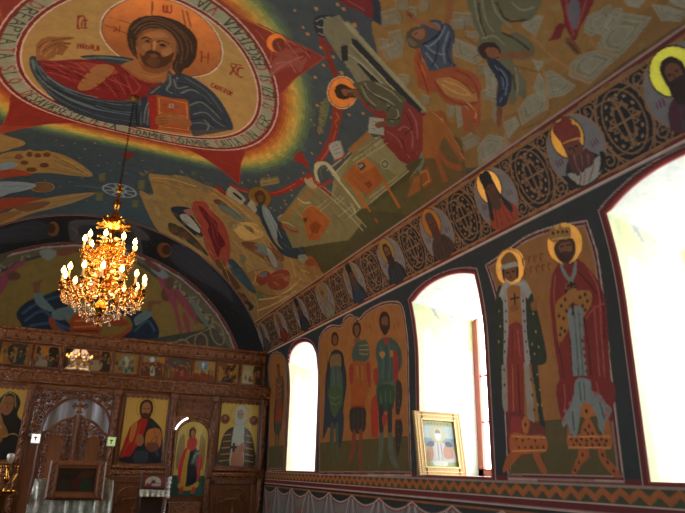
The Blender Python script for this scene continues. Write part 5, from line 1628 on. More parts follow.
# ---------------- materials -----------------------------------------------------------------
def newmat(name):
    m=D.materials.new(name);m.use_nodes=True;nt=m.node_tree
    return m,nt,nt.nodes['Principled BSDF']
def mat(name,col,rough=.5,metal=0.,bump=0.,scale=20.,var=.0,emit=None,estr=0.,coat=0.,wood=False,aniso=None):
    m,nt,b=newmat(name);N=nt.nodes;L=nt.links
    rgb=(*hexlin(col),1)
    b.inputs['Base Color'].default_value=rgb;b.inputs['Roughness'].default_value=rough;b.inputs['Metallic'].default_value=metal
    b.inputs['Coat Weight'].default_value=coat;b.inputs['Coat Roughness'].default_value=.12
    if emit: b.inputs['Emission Color'].default_value=(*hexlin(emit),1);b.inputs['Emission Strength'].default_value=estr
    if bump or var:
        tc=N.new('ShaderNodeTexCoord');mp=N.new('ShaderNodeMapping');L.new(tc.outputs['Object'],mp.inputs[0])
        nz=N.new('ShaderNodeTexNoise');nz.inputs['Scale'].default_value=scale;nz.inputs['Detail'].default_value=4
        if wood: mp.inputs['Scale'].default_value=(3,3,.4)
        L.new(mp.outputs[0],nz.inputs[0])
        if var:
            r=N.new('ShaderNodeValToRGB');c=np.array(hexlin(col))
            r.color_ramp.elements[0].position=.3;r.color_ramp.elements[1].position=.7
            r.color_ramp.elements[0].color=(*(c*(1-var)),1);r.color_ramp.elements[1].color=(*np.minimum(c*(1+var),1),1)
            L.new(nz.outputs[0],r.inputs[0]);L.new(r.outputs[0],b.inputs['Base Color'])
        if bump:
            bp=N.new('ShaderNodeBump');bp.inputs['Strength'].default_value=bump;bp.inputs['Distance'].default_value=.01
            L.new(nz.outputs[0],bp.inputs['Height']);L.new(bp.outputs[0],b.inputs['Normal'])
    return m
def paintmat(name,rough=.55,coat=0.,noise=.16,goldrough=.38,coatrough=.05,spec=.25):
    m,nt,b=newmat(name);N=nt.nodes;L=nt.links
    at=N.new('ShaderNodeAttribute');at.attribute_name='Paint'
    tc=N.new('ShaderNodeTexCoord')
    n1=N.new('ShaderNodeTexNoise');n1.inputs['Scale'].default_value=9;n1.inputs['Detail'].default_value=8;n1.inputs['Roughness'].default_value=.7
    L.new(tc.outputs['Object'],n1.inputs[0])
    mr=N.new('ShaderNodeMapRange');mr.inputs[1].default_value=.3;mr.inputs[2].default_value=.7;mr.inputs[3].default_value=1-noise;mr.inputs[4].default_value=1+noise
    L.new(n1.outputs[0],mr.inputs[0])
    mx=N.new('ShaderNodeVectorMath');mx.operation='SCALE';L.new(at.outputs['Color'],mx.inputs[0]);L.new(mr.outputs[0],mx.inputs['Scale'])
    L.new(mx.outputs[0],b.inputs['Base Color'])
    mg=N.new('ShaderNodeMath');mg.operation='MULTIPLY';mg.inputs[1].default_value=.5;L.new(at.outputs['Alpha'],mg.inputs[0]);L.new(mg.outputs[0],b.inputs['Metallic'])
    rr=N.new('ShaderNodeMapRange');rr.inputs[3].default_value=rough;rr.inputs[4].default_value=goldrough;L.new(at.outputs['Alpha'],rr.inputs[0]);L.new(rr.outputs[0],b.inputs['Roughness'])
    b.inputs['Coat Weight'].default_value=coat;b.inputs['Coat Roughness'].default_value=coatrough;b.inputs['Specular IOR Level'].default_value=spec
    return m
M_fresco=paintmat('fresco_paint'); M_icon=paintmat('varnished_icon_paint',.35,.35,.06); M_glazed=paintmat('glazed_icon_paint',.7,.8,.06,coatrough=.015,spec=.2)
def carvemat(name,c0,c1,scale=42,strength=.9):
    m,nt,b=newmat(name);N=nt.nodes;L=nt.links
    tc=N.new('ShaderNodeTexCoord')
    v=N.new('ShaderNodeTexVoronoi');v.feature='SMOOTH_F1';v.inputs['Scale'].default_value=scale;L.new(tc.outputs['Object'],v.inputs['Vector'])
    nz=N.new('ShaderNodeTexNoise');nz.inputs['Scale'].default_value=14;nz.inputs['Detail'].default_value=5;L.new(tc.outputs['Object'],nz.inputs[0])
    r=N.new('ShaderNodeValToRGB');r.color_ramp.elements[0].position=.3;r.color_ramp.elements[1].position=.7
    r.color_ramp.elements[0].color=(*hexlin(c0),1);r.color_ramp.elements[1].color=(*hexlin(c1),1)
    L.new(nz.outputs[0],r.inputs[0]);L.new(r.outputs[0],b.inputs['Base Color']);b.inputs['Roughness'].default_value=.27
    bp=N.new('ShaderNodeBump');bp.inputs['Strength'].default_value=strength;bp.inputs['Distance'].default_value=.02
    L.new(v.outputs['Distance'],bp.inputs['Height']);L.new(bp.outputs[0],b.inputs['Normal'])
    return m
M_wood=mat('walnut_wood','6a3c1e',.38,bump=.25,scale=12,var=.3,wood=True)
M_wood2=mat('honey_wood','7a4822',.5,bump=.2,scale=12,var=.25,wood=True)
M_dark=mat('dark_walnut','2e1a10',.45,bump=.2,scale=12,var=.25,wood=True)
M_carve=carvemat('carved_walnut','5a3218','8a5229'); M_carvef=carvemat('finely_carved_walnut','5a3216','8a5228',70,.8)
M_brass=mat('polished_brass','c8903c',.22,1.,bump=.15,scale=40); M_brassd=mat('aged_brass','8a6430',.35,1.)
M_gilt=mat('gilded_moulding','9c7c50',.5,.4,bump=.3,scale=60,var=.15)
M_candle=mat('ivory_candle_tube','d8c8a8',.5)
M_bulb=mat('lit_flame_bulb','fff0d0',.3,emit='ffb85c',estr=60.)
M_chain=mat('blackened_chain','1a1410',.5,.6)
M_silver=mat('silver_brocade','b8b8a8',.26,.5,bump=.5,scale=25,var=.25)
M_curtain=mat('grey_satin_curtain','d0d0d4',.5,var=.1,scale=5)
_n=M_curtain.node_tree;_t=_n.nodes.new('ShaderNodeBsdfTranslucent');_t.inputs[0].default_value=(.9,.9,.95,1);_x=_n.nodes.new('ShaderNodeMixShader');_x.inputs[0].default_value=.5
_n.links.new(_n.nodes['Principled BSDF'].outputs[0],_x.inputs[1]);_n.links.new(_t.outputs[0],_x.inputs[2]);_n.links.new(_x.outputs[0],_n.nodes['Material Output'].inputs[0])
M_black=mat('black_iron','0c0b0a',.5,.3)
M_redframe=mat('red_brown_window_wood','b4604c',.45)
M_lace=mat('white_lace','c8c8cc',.7)
M_redgem=mat('pale_glass_cup','b8b4a8',.15,coat=1.)
def glassmat(name,col,rough=0.,alpha=1.):
    m,nt,b=newmat(name);b.inputs['Base Color'].default_value=(*hexlin(col),1);b.inputs['Roughness'].default_value=rough;b.inputs['IOR'].default_value=1.45
    b.inputs['Transmission Weight'].default_value=alpha;return m
M_crystal=glassmat('cut_crystal','ffe2b0',.04)
def panemat():
    m=D.materials.new('window_pane_glass');m.use_nodes=True;nt=m.node_tree;N=nt.nodes;L=nt.links
    for n in list(N): N.remove(n)
    o=N.new('ShaderNodeOutputMaterial');t=N.new('ShaderNodeBsdfTransparent');g_=N.new('ShaderNodeBsdfGlossy');g_.inputs['Roughness'].default_value=.02
    mx=N.new('ShaderNodeMixShader');mx.inputs[0].default_value=.06
    L.new(t.outputs[0],mx.inputs[1]);L.new(g_.outputs[0],mx.inputs[2]);L.new(mx.outputs[0],o.inputs[0]);return m
M_pane=panemat()
# ---------------- mesh helpers ------------------------------------------------------------------
class MB:
    def __init__(s): s.v=[];s.f=[];s.m=[]
    def add(s,vs,fs,mi=0):
        o=len(s.v);s.v+=[tuple(float(c) for c in v) for v in vs];s.f+=[tuple(i+o for i in f) for f in fs];s.m+=[mi]*len(fs);return s
    def box(s,x0,x1,y0,y1,z0,z1,mi=0,bev=0.):
        if x0>x1:x0,x1=x1,x0
        if y0>y1:y0,y1=y1,y0
        if z0>z1:z0,z1=z1,z0
        b=min(bev,(x1-x0)*.45,(y1-y0)*.45,(z1-z0)*.45)
        if b<=0:
            vs=[(x,y,z) for x in(x0,x1) for y in(y0,y1) for z in(z0,z1)]
            return s.add(vs,[(0,1,3,2),(4,6,7,5),(0,4,5,1),(2,3,7,6),(0,2,6,4),(1,5,7,3)],mi)
        # chamfered on the front (-y) edge ring, enough for trim
        vs=[(x0,y1,z0),(x1,y1,z0),(x1,y1,z1),(x0,y1,z1),(x0,y0+b,z0),(x1,y0+b,z0),(x1,y0+b,z1),(x0,y0+b,z1),(x0+b,y0,z0+b),(x1-b,y0,z0+b),(x1-b,y0,z1-b),(x0+b,y0,z1-b)]
        return s.add(vs,[(0,3,2,1),(0,1,5,4),(1,2,6,5),(2,3,7,6),(3,0,4,7),(4,5,9,8),(5,6,10,9),(6,7,11,10),(7,4,8,11),(8,9,10,11)],mi)
    def lathe(s,c,prof,n=16,mi=0,sx=1.,sy=1.):
        c=Vector(c);vs=[];fs=[];k=len(prof)
        for r,z in prof:
            for i in range(n):
                a=2*PI*i/n;vs.append((c.x+r*sx*math.cos(a),c.y+r*sy*math.sin(a),c.z+z))
        for j in range(k-1):
            for i in range(n): fs.append((j*n+i,j*n+(i+1)%n,(j+1)*n+(i+1)%n,(j+1)*n+i))
        fs.append(tuple(range(n))[::-1]);fs.append(tuple((k-1)*n+i for i in range(n)))
        return s.add(vs,fs,mi)
    def tube(s,pts,r,n=6,mi=0,cap=True):
        P=[Vector(p) for p in pts];K=len(P);R=r if hasattr(r,'__len__') else [r]*K
        vs=[];fs=[];up=Vector((0,0,1));pn=None
        for i in range(K):
            t=(P[min(i+1,K-1)]-P[max(i-1,0)])
            if t.length<1e-9: t=Vector((0,0,1))
            t.normalize()
            if pn is None:
                a=up if abs(t.z)<.9 else Vector((1,0,0));pn=(a-t*a.dot(t)).normalized()
            else:
                pn=(pn-t*pn.dot(t));pn=pn.normalized() if pn.length>1e-6 else t.orthogonal().normalized()
            b=t.cross(pn)
            for k in range(n):
                a=2*PI*k/n;vs.append(P[i]+(pn*math.cos(a)+b*math.sin(a))*R[i])
        for i in range(K-1):
            for k in range(n): fs.append((i*n+k,i*n+(k+1)%n,(i+1)*n+(k+1)%n,(i+1)*n+k))
        if cap: fs.append(tuple(range(n))[::-1]);fs.append(tuple((K-1)*n+k for k in range(n)))
        return s.add(vs,fs,mi)
    def prism(s,poly,y0,y1,mi=0):        # polygon in xz extruded along y
        n=len(poly);vs=[(x,y0,z) for x,z in poly]+[(x,y1,z) for x,z in poly]
        return s.add(vs,[tuple(range(n)),tuple(range(2*n-1,n-1,-1))]+[(i,i+n,(i+1)%n+n,(i+1)%n) for i in range(n)],mi)
    def blob(s,c,r,n=8,mi=0,sz=1.):
        prof=[(r*math.sin(PI*k/6)+1e-5,-r*sz*math.cos(PI*k/6)) for k in range(7)];return s.lathe(c,prof,n,mi)
    def build(s,name,mats,parent=None,smooth=True,loc=None):
        me=D.meshes.new(name)
        vs=s.v
        if loc is not None: vs=[(v[0]-loc[0],v[1]-loc[1],v[2]-loc[2]) for v in vs]
        me.from_pydata(vs,[],s.f)
        for m in (mats if isinstance(mats,(list,tuple)) else [mats]): me.materials.append(m)
        me.polygons.foreach_set('material_index',s.m)
        bm=bmesh.new();bm.from_mesh(me);bmesh.ops.recalc_face_normals(bm,faces=bm.faces[:]);bm.to_mesh(me);bm.free()
        if smooth:
            me.polygons.foreach_set('use_smooth',[True]*len(me.polygons))
            try: me.set_sharp_from_angle(angle=math.radians(38))
            except Exception: pass
        me.update()
        o=D.objects.new(name,me);COL.objects.link(o)
        if loc is not None and parent is None: o.location=loc
        if parent is not None: o.parent=parent
        return o
def empty(name,loc,label=None,cat=None,group=None,kind=None):
    o=D.objects.new(name,None);COL.objects.link(o);o.location=loc;o.empty_display_size=.1;tag(o,label,cat,group,kind);return o
def tag(o,label=None,cat=None,group=None,kind=None):
    if label:o['label']=label
    if cat:o['category']=cat
    if group:o['group']=group
    if kind:o['kind']=kind
    return o
def npmesh(name,verts,quads,cols,m,parent=None,smooth=True,flip=False):
    """verts (n,3), quads (k,4) numpy; cols (n,4) painted colours"""
    used=np.zeros(len(verts),bool);used[quads.ravel()]=True;idx=np.cumsum(used)-1
    verts=verts[used];cols=cols[used];quads=idx[quads]
    if flip: quads=quads[:,::-1]
    me=D.meshes.new(name);me.vertices.add(len(verts));me.vertices.foreach_set('co',verts.astype(np.float32).ravel())
    me.loops.add(quads.size);me.loops.foreach_set('vertex_index',quads.astype(np.int32).ravel())
    me.polygons.add(len(quads));me.polygons.foreach_set('loop_start',np.arange(0,quads.size,4,dtype=np.int32))
    try: me.polygons.foreach_set('loop_total',np.full(len(quads),4,dtype=np.int32))
    except Exception: pass
    me.materials.append(m);me.update(calc_edges=True)
    me.polygons.foreach_set('use_smooth',np.full(len(quads),smooth))
    at=me.color_attributes.new('Paint','FLOAT_COLOR','POINT');at.data.foreach_set('color',cols.astype(np.float32).ravel())
    me.update();o=D.objects.new(name,me);COL.objects.link(o)
    if parent is not None:o.parent=parent
    return o
def axis(a,b,step): n=max(int(round((b-a)/step)),1);return np.linspace(a,b,n+1)
def gridq(nu,nv):
    i,j=np.meshgrid(np.arange(nu-1),np.arange(nv-1),indexing='ij');a=(i*nv+j).ravel();return np.c_[a,a+nv,a+nv+1,a+1]
# ---------------- nave shell ------------------------------------------------------------------
def nave_piece(name,ua,va,holes=()):
    U,V=np.meshgrid(ua,va,indexing='ij');U=U.copy();V=V.copy();n=(len(ua),len(va))
    du=np.median(np.diff(ua));dv=np.median(np.diff(va))
    inside=np.zeros(n,bool)
    for h in holes:
        h=np.concatenate([np.linspace(h[i],h[(i+1)%len(h)],14,endpoint=False) for i in range(len(h))])
        lo,hi=h.min(0)-.05,h.max(0)+.05
        I=np.where((ua>lo[0])&(ua<hi[0]))[0];J=np.where((va>lo[1])&(va<hi[1]))[0]
        sl=(slice(I[0],I[-1]+1),slice(J[0],J[-1]+1));X=U[sl];Y=V[sl]
        ins=np.zeros(X.shape,bool);best=np.full(X.shape,9.);BX=X.copy();BY=Y.copy()
        for k in range(len(h)):
            (xa,ya),(xb,yb)=h[k-1],h[k]
            if ya!=yb: ins^=((ya>Y)!=(yb>Y))&(X<(xb-xa)*(Y-ya)/(yb-ya)+xa)
            d=np.array([xb-xa,yb-ya]);L2=max(d@d,1e-12);t=np.clip(((X-xa)*d[0]+(Y-ya)*d[1])/L2,0,1)
            px=xa+t*d[0];py=ya+t*d[1];q=np.hypot(X-px,Y-py);mm=q<best;best[mm]=q[mm];BX[mm]=px[mm];BY[mm]=py[mm]
        near=best<.62*max(du,dv)
        X[near]=BX[near];Y[near]=BY[near]
        inside[sl]|=ins&~near
    x,z=s2xz(V.ravel());P=np.c_[x,U.ravel(),z]
    q=gridq(*n);keep=~inside.ravel()[q].any(1)
    # drop slivers wholly inside a hole
    if len(holes):
        cu=U.ravel()[q].mean(1);cv=V.ravel()[q].mean(1);ins=np.zeros(len(q),bool)
        for h in holes:
            t=np.zeros(len(q),bool)
            for k in range(len(h)):
                (xa,ya),(xb,yb)=h[k-1],h[k]
                if ya!=yb: t^=((ya>cv)!=(yb>cv))&(cu<(xb-xa)*(cv-ya)/(yb-ya)+xa)
            ins|=t
        keep&=~ins
    c=NV.sample(U.ravel(),V.ravel())
    far=(U.ravel()<.62)|(V.ravel()>8.15);c[far]=NV.col('3b4146')
    o=npmesh(name,P,q[keep],c,M_fresco)
    return o
STEP=.011
ua=np.concatenate([axis(-3,1.3,.3)[:-1],axis(1.3,YE,STEP)])
va=np.concatenate([axis(1.55,7.1,STEP),axis(7.1,8.15,.02)[1:],axis(8.15,2*SC-1.55,.05)[1:]])
tag(nave_piece('ceiling',ua,va),kind='structure')
tag(nave_piece('trim_1',np.concatenate([axis(-3,1.5,.3)[:-1],axis(1.5,YE,.0085)]),axis(.905,1.55,.0085)),kind='structure')
tag(nave_piece('wall_right',np.concatenate([axis(-3,1.5,.3)[:-1],axis(1.5,YI+.05,.0095),axis(YI+.05,YE,.05)[1:]]),np.concatenate([axis(-ZS,BZ(.9),.1)[:-1],axis(BZ(.9),.905,.0095)]),OUT+[np.array([(11.55,BZ(1.5)),(12.35,BZ(1.5)),(12.35,BZ(2.9)),(11.55,BZ(2.9))])]),kind='structure')  # last hole: unseen altar opening added to light the curtain and apse
# left wall, back wall, floor, altar end
def plain(name,quads,m): 
    b=MB()
    for q in quads: b.add(q,[(0,1,2,3)])
    return tag(b.build(name,m,smooth=False),kind='structure')
M_plainwall=mat('dark_painted_wall','4a4034',.7,var=.35,scale=2.5);M_back=mat('ochre_painted_wall','6a5438',.7,var=.3,scale=2)
XL=XC-RX;XR=XC+RX
b=MB()
wy=[(1.7,2.955),(4.57,5.755),(8.67,9.93),(11.55,12.35)]  # last span: unseen opening added to brighten the altar end
ys=[-3]+[v for w in wy for v in w]+[YE]
ltop=3.30
b.box(XL-.3,XL,-3,YE,0,1.585);
for i in range(0,len(ys),2): b.box(XL-.3,XL,ys[i],ys[i+1],1.585,ltop)
sv=np.linspace(ltop-ZS,1.55,14)
xx_,zz_=s2xz(sv);xm=2*XC-xx_
for i in range(len(sv)-1): b.add([(xm[i],-3,zz_[i]),(xm[i],YE,zz_[i]),(xm[i+1],YE,zz_[i+1]),(xm[i+1],-3,zz_[i+1])],[(0,1,2,3)])
b.add([(XL-.3,-3,ltop),(XL-.3,YE,ltop),(xm[0],YE,ltop),(xm[0],-3,ltop)],[(0,1,2,3)])
tag(b.build('wall_left',M_plainwall,smooth=False),kind='structure')
b=MB();th=np.linspace(0,PI,40)
poly=[(XR,0)]+[(XC+RX*math.cos(t),ZS+RZ*math.sin(t)) for t in th]+[(XL,0)]
b.prism(poly,-3.2,-3);tag(b.build('wall_back',M_back,smooth=False),kind='structure')
M_floor=mat('dark_carpeted_stone_floor','4a2a22',.6,var=.3,scale=3)
b=MB();b.box(XL-.3,XR,-3.2,YE+1.3,-.1,0);tag(b.build('floor',M_floor,smooth=False),kind='structure')
# apse: shallow painted shell over a curved wall
rr=axis(0,1,.0055);tt=np.linspace(-.0,PI,420)
T,R_=np.meshgrid(tt,rr,indexing='ij');X=R_*np.cos(T);Z=R_*np.sin(T)
P=np.c_[(XC+RX*X).ravel(),(YE+CRY*(1-R_**2)).ravel(),(ZS+RZ*Z).ravel()]
tag(npmesh('wall_far',P,gridq(len(tt),len(rr)),CV.sample(X.ravel(),Z.ravel()),M_fresco,flip=True),kind='structure')
b=MB();xs=np.linspace(-1,1,33)
for i in range(32): b.add([(XC+RX*xs[i],YE+CRY*(1-xs[i]**2),0),(XC+RX*xs[i+1],YE+CRY*(1-xs[i+1]**2),0),(XC+RX*xs[i+1],YE+CRY*(1-xs[i+1]**2),ZS+.001),(XC+RX*xs[i],YE+CRY*(1-xs[i]**2),ZS+.001)],[(0,1,2,3)])
tag(b.build('wall_altar',M_plainwall),kind='structure')
# ---------------- windows ------------------------------------------------------------------------
DEP=.745
for wi,(h,w) in enumerate(zip(OUT,WIN)):
    root=empty('window_%d'%(wi+1),(XR+.4,(w[0]+w[1])/2,1.585),kind='structure')
    inv=Vector(root.location)
    def par(o): o.parent=root;o.matrix_parent_inverse=Matrix.Translation(-inv);return o
    # reveal: sweep of the outline outward
    hh=np.concatenate([np.linspace(h[i],h[(i+1)%len(h)],(2 if 1<=i<len(h)-2 else 60),endpoint=False) for i in range(len(h))]);hh=np.concatenate([hh,hh[:1]])
    x0,z0=s2xz(hh[:,1]);dx=axis(0,1,.02)
    hg=OPN[wi](.02);hg=np.concatenate([np.linspace(hg[i],hg[(i+1)%len(hg)],(2 if 1<=i<len(hg)-2 else 60),endpoint=False) for i in range(len(hg))]);hg=np.concatenate([hg,hg[:1]])
    xg,zg=s2xz(hg[:,1]);Pv=[np.c_[xg+.012,hg[:,0],zg]];Cc=[np.tile(JB.col('a04038'),(len(hg),1))]
    yc=(w[0]+w[1])/2
    onj=np.abs(hh[:,0]-w[0])<.012
    for t in dx:
        x=x0+(XR+DEP-x0)*t;zo=1.585+(z0-1.585)*(3.385-1.585)/(z0.max()-1.585);Pv.append(np.c_[x,hh[:,0],z0+(zo-z0)*t])
        c_=JB.sample(np.full(len(hh),.004)+t*.9,z0-1.585);c_[~onj]=JB.col('d8d8cc') if t>.02 else JB.col('a04038');Cc.append(c_)
    Pv=np.array(Pv).reshape(-1,3);Cc=np.array(Cc).reshape(-1,4)
    par(npmesh('window_reveal',Pv,gridq(len(dx)+1,len(hh)),Cc,M_fresco))
    # frame at the outer face with a mullion and transoms
    fr=MB();yf,yn=w;X0,X1=XR+DEP-.005,XR+DEP+.03;top=3.40
    for a,c in ((yf,yf-.09),(yn,yn+.07)): fr.box(X0,X1,a,c,1.585,top)
    fr.box(X0,X1,yf,yn,1.585,1.66);fr.box(X0,X1,yf,yn,top-.06,top+.25)
    for zz in (1.585+.55,1.585+1.05): fr.box(X0+.01,X1-.01,yf,yn,zz,zz+.02)
    fr.box(X0+.01,X1-.01,(yf+yn)/2-.02,(yf+yn)/2+.02,1.6,top-.05)
    par(fr.build('window_frame',M_redframe,smooth=False))
    gl=MB();gl.add([(X0+.03,yf-.05,1.62),(X0+.03,yn+.05,1.62),(X0+.03,yn+.05,top-.05),(X0+.03,yf-.05,top-.05)],[(0,1,2,3)])
    par(gl.build('window_glass',M_pane,smooth=False))
# ================= iconostasis ====================================================================
YF=YI                      # front plane of the screen
ISC=empty('iconostasis',(XC,YF,0),'carved walnut icon screen closing off the altar end of the nave','icon screen')
def ip(mb,name,m,label=None,smooth=True,parent=None):
    o=mb.build(name,m,smooth=smooth)
    for v in o.data.vertices: v.co-=Vector((XC,YF,0))
    o.parent=ISC if parent is None else parent
    if label:o['label']=label
    return o
def profile_bar(mb,x0,x1,prof,mi=0):   # prof: (y out of YF, z) closed outline
    n=len(prof);vs=[(x0,YF-a,z) for a,z in prof]+[(x1,YF-a,z) for a,z in prof]
    mb.add(vs,[tuple(range(n)),tuple(range(2*n-1,n-1,-1))]+[(i,i+n,(i+1)%n+n,(i+1)%n) for i in range(n)],mi)
def spiral(mb,cx,cz,r,a0,turn,y=-.02,rt=.012,n=26,ecc=1.):
    pts=[];R=[]
    for k in range(n):
        t=k/(n-1);a=a0+turn*t*2*PI;q=r*(1-.85*t)
        pts.append((cx+q*math.cos(a),YF+y-.012*math.sin(PI*t),cz+ecc*q*math.sin(a)));R.append(rt*(1-.45*t))
    mb.tube(pts,R,5);mb.blob(pts[-1],rt*1.35,6)
def leaf(mb,x,z,a,l,w,y=-.03):
    c,s_=math.cos(a),math.sin(a);P=[]
    for u,v,d in ((0,0,0),(.35,.5,.006),(.7,.38,.008),(1,0,0),(.7,-.38,.008),(.35,-.5,.006)): P.append((x+c*u*l-s_*v*w,YF+y-d,z+s_*u*l+c*v*w))
    P.append((x+c*.5*l,YF+y-.02,z+s_*.5*l));mb.add(P,[(i,(i+1)%6,6) for i in range(6)])
def rope(mb,x,z0,z1,r=.03,y=-.035,n=None):
    """twisted half column"""
    L=z1-z0;k=int(L/.012);vs=[];fs=[];m=10
    for i in range(k+1):
        z=z0+L*i/k
        for j in range(m):
            a=2*PI*j/m;q=r*(1+.22*math.cos(2*a-2*PI*z/.13));vs.append((x+q*math.cos(a),YF+y+q*math.sin(a),z))
    for i in range(k):
        for j in range(m): fs.append((i*m+j,i*m+(j+1)%m,(i+1)*m+(j+1)%m,(i+1)*m+j))
    mb.add(vs,fs)
XA,XB=XL+.01,XR-.012
# cornice, lower beam
XCB=3.36;XCA=2*XC-XCB
mb=MB();profile_bar(mb,XCA,XCB,[(-.12,3.435),(.03,3.435),(.03,3.46),(.05,3.47),(.055,3.50),(.09,3.53),(.10,3.60),(.14,3.615),(.14,3.655),(-.12,3.655)])
cor=ip(mb,'cornice',M_carve)
mb=MB()
for k in range(int((XCB-XCA)/.085)):
    x=XCA+.04+k*.085;leaf(mb,x,3.475,PI/2+.25*(-1)**k,.125,.07,-.088)
ip(mb,'cornice_leaf_row',M_wood2,parent=cor)
mb=MB();profile_bar(mb,XA,XB,[(-.12,2.80),(.03,2.80),(.05,2.815),(.055,2.84),(.075,2.86),(.08,2.955),(.10,2.97),(.10,3.0),(.05,3.02),(.05,3.035),(-.12,3.035)])
bm_=ip(mb,'beam',M_carve)
mb=MB()
for k in range(int((XB-XA)/.12)):
    x=XA+.06+k*.12;mb.tube([(x-.06+.12*t/8,YF-.088,2.908+.03*math.sin(2*PI*t/8)*(1 if k%2 else -1)) for t in range(9)],.008,5)
    leaf(mb,x-.03,2.895,PI/3 if k%2 else -PI/3,.075,.045,-.086);leaf(mb,x+.02,2.92,-PI/1.6 if k%2 else PI/1.6,.06,.04,-.086)
ip(mb,'beam_vine_carving',M_wood2,parent=bm_)
mb=MB();mb.box(XCA-.03,XCB+.03,YF+.03,YF+.10,3.03,3.44);ip(mb,'festal_row_backing',M_dark)
# festal icon row: (x0,x1,z0,z1,label)
FEST=[(-1.00,-.57,3.07,3.41,'small square icon with a dark crowd, left end of the upper row'),
(-.525,-.13,3.07,3.41,'small icon of a white-clothed and a dark figure, just left of the wide supper icon'),
(-.075,.665,3.065,3.415,'wide supper icon over the royal doors, reflecting the chandelier lights'),
(.72,1.11,3.06,3.41,'small icon with one pale oval glory, next right of the wide supper icon'),
(1.165,1.555,3.06,3.41,'small icon of the ascension with a round blue glory over a white figure'),
(1.61,2.005,3.06,3.41,'small dark icon with a bright red group at its centre'),
(2.06,2.445,3.06,3.41,'small icon with a light blue disc above red-robed figures'),
(2.50,2.875,3.06,3.41,'small gold icon with a dark crossing figure, second from the right end'),
(2.935,3.325,3.06,3.41,'small gold icon of a pale and a dark figure, right end of the upper row')]
def iconpanel(name,label,x0,x1,z0,z1,y,m,group=None,arch=0.,th=.022,frame=None,cv=None,step=.009):
    """painted board: dense coloured front sheet over a solid board"""
    c=((x0+x1)/2,y,z0)
    root=empty(name,c,label,'icon',group)
    xs=axis(x0,x1,step);zs_=axis(z0,z1,step)
    X,Z=np.meshgrid(xs,zs_,indexing='ij')
    cc=(cv or IC).sample(X.ravel(),Z.ravel()) 
    q=gridq(len(xs),len(zs_))
    if arch:
        r=(x1-x0)/2;cx,cz=(x0+x1)/2,z1-r
        lim=cz+np.sqrt(np.maximum(r*r-(X-cx)**2,0));Z=np.where(Z>cz,cz+(Z-cz)*(lim-cz)/r,Z)
        cc=(cv or IC).sample(X.ravel(),Z.ravel())
    P=np.c_[(X-c[0]).ravel(),np.full(X.size,-th-.001),(Z-c[2]).ravel()]
    npmesh('painted_face',P,q,cc,m,root,smooth=False,flip=False)
    b=MB()
    if arch:
        r=(x1-x0)/2;pl=[(-r,0)]+[(r*math.cos(PI-PI*k/20),z1-r-z0+r*math.sin(PI-PI*k/20)) for k in range(21)]+[(r,0)]
        b.prism(pl,-th,0)
    else: b.box(x0-c[0],x1-c[0],-th,0,0,z1-z0)
    o=b.build('board',M_dark,root,smooth=False)
    return root
for x0,x1,z0,z1,lab in FEST:
    iconpanel('festal_icon',lab,x0,x1,z0,z1,YF+.028,M_glazed,group='festal icons of the upper row')
mb=MB()
edges=[XCA+.02,-1.40,-1.05]+[(FEST[i][1]+FEST[i+1][0])/2 for i in range(8)]+[3.355]
for e in edges:
    dv=MB();dv.box(e-.012,e+.012,YF-.02,YF+.04,3.03,3.44);rope(dv,e,3.04,3.43,.014,-.02);ip(dv,'divider_column',M_carve)
fr=MB()
for x0,x1,z0,z1,_ in FEST:
    for a in (x0-.006,x1-.006): fr.box(a,a+.014,YF-.008,YF+.03,z0-.01,z1+.01)
    for a in (z0-.012,z1-.004): fr.box(x0,x1,YF-.008,YF+.03,a,a+.014)
ip(fr,'festal_row_frames',M_wood,smooth=False)
# pillars
PX=[(-1.38,1),(-.47,1),(.985-.13,1),(1.79,1),(2.50,1),(3.42,1),(-2.0,0)]
for x,_ in PX:
    p=MB();p.box(x-.045,x+.045,YF-.02,YF+.1,0,2.80,bev=.01);p.box(x-.06,x+.06,YF-.045,YF+.1,2.70,2.80,bev=.015);p.box(x-.06,x+.06,YF-.05,YF+.1,1.43,1.60,bev=.015)
    o=ip(p,'pillar',M_wood,smooth=False)
    r_=MB();rope(r_,x,1.60,2.70,.032,-.03);ip(r_,'twisted_column',M_carve,parent=o)
    r_=MB();rope(r_,x,.1,1.43,.032,-.03);ip(r_,'twisted_column',M_carve,parent=o)
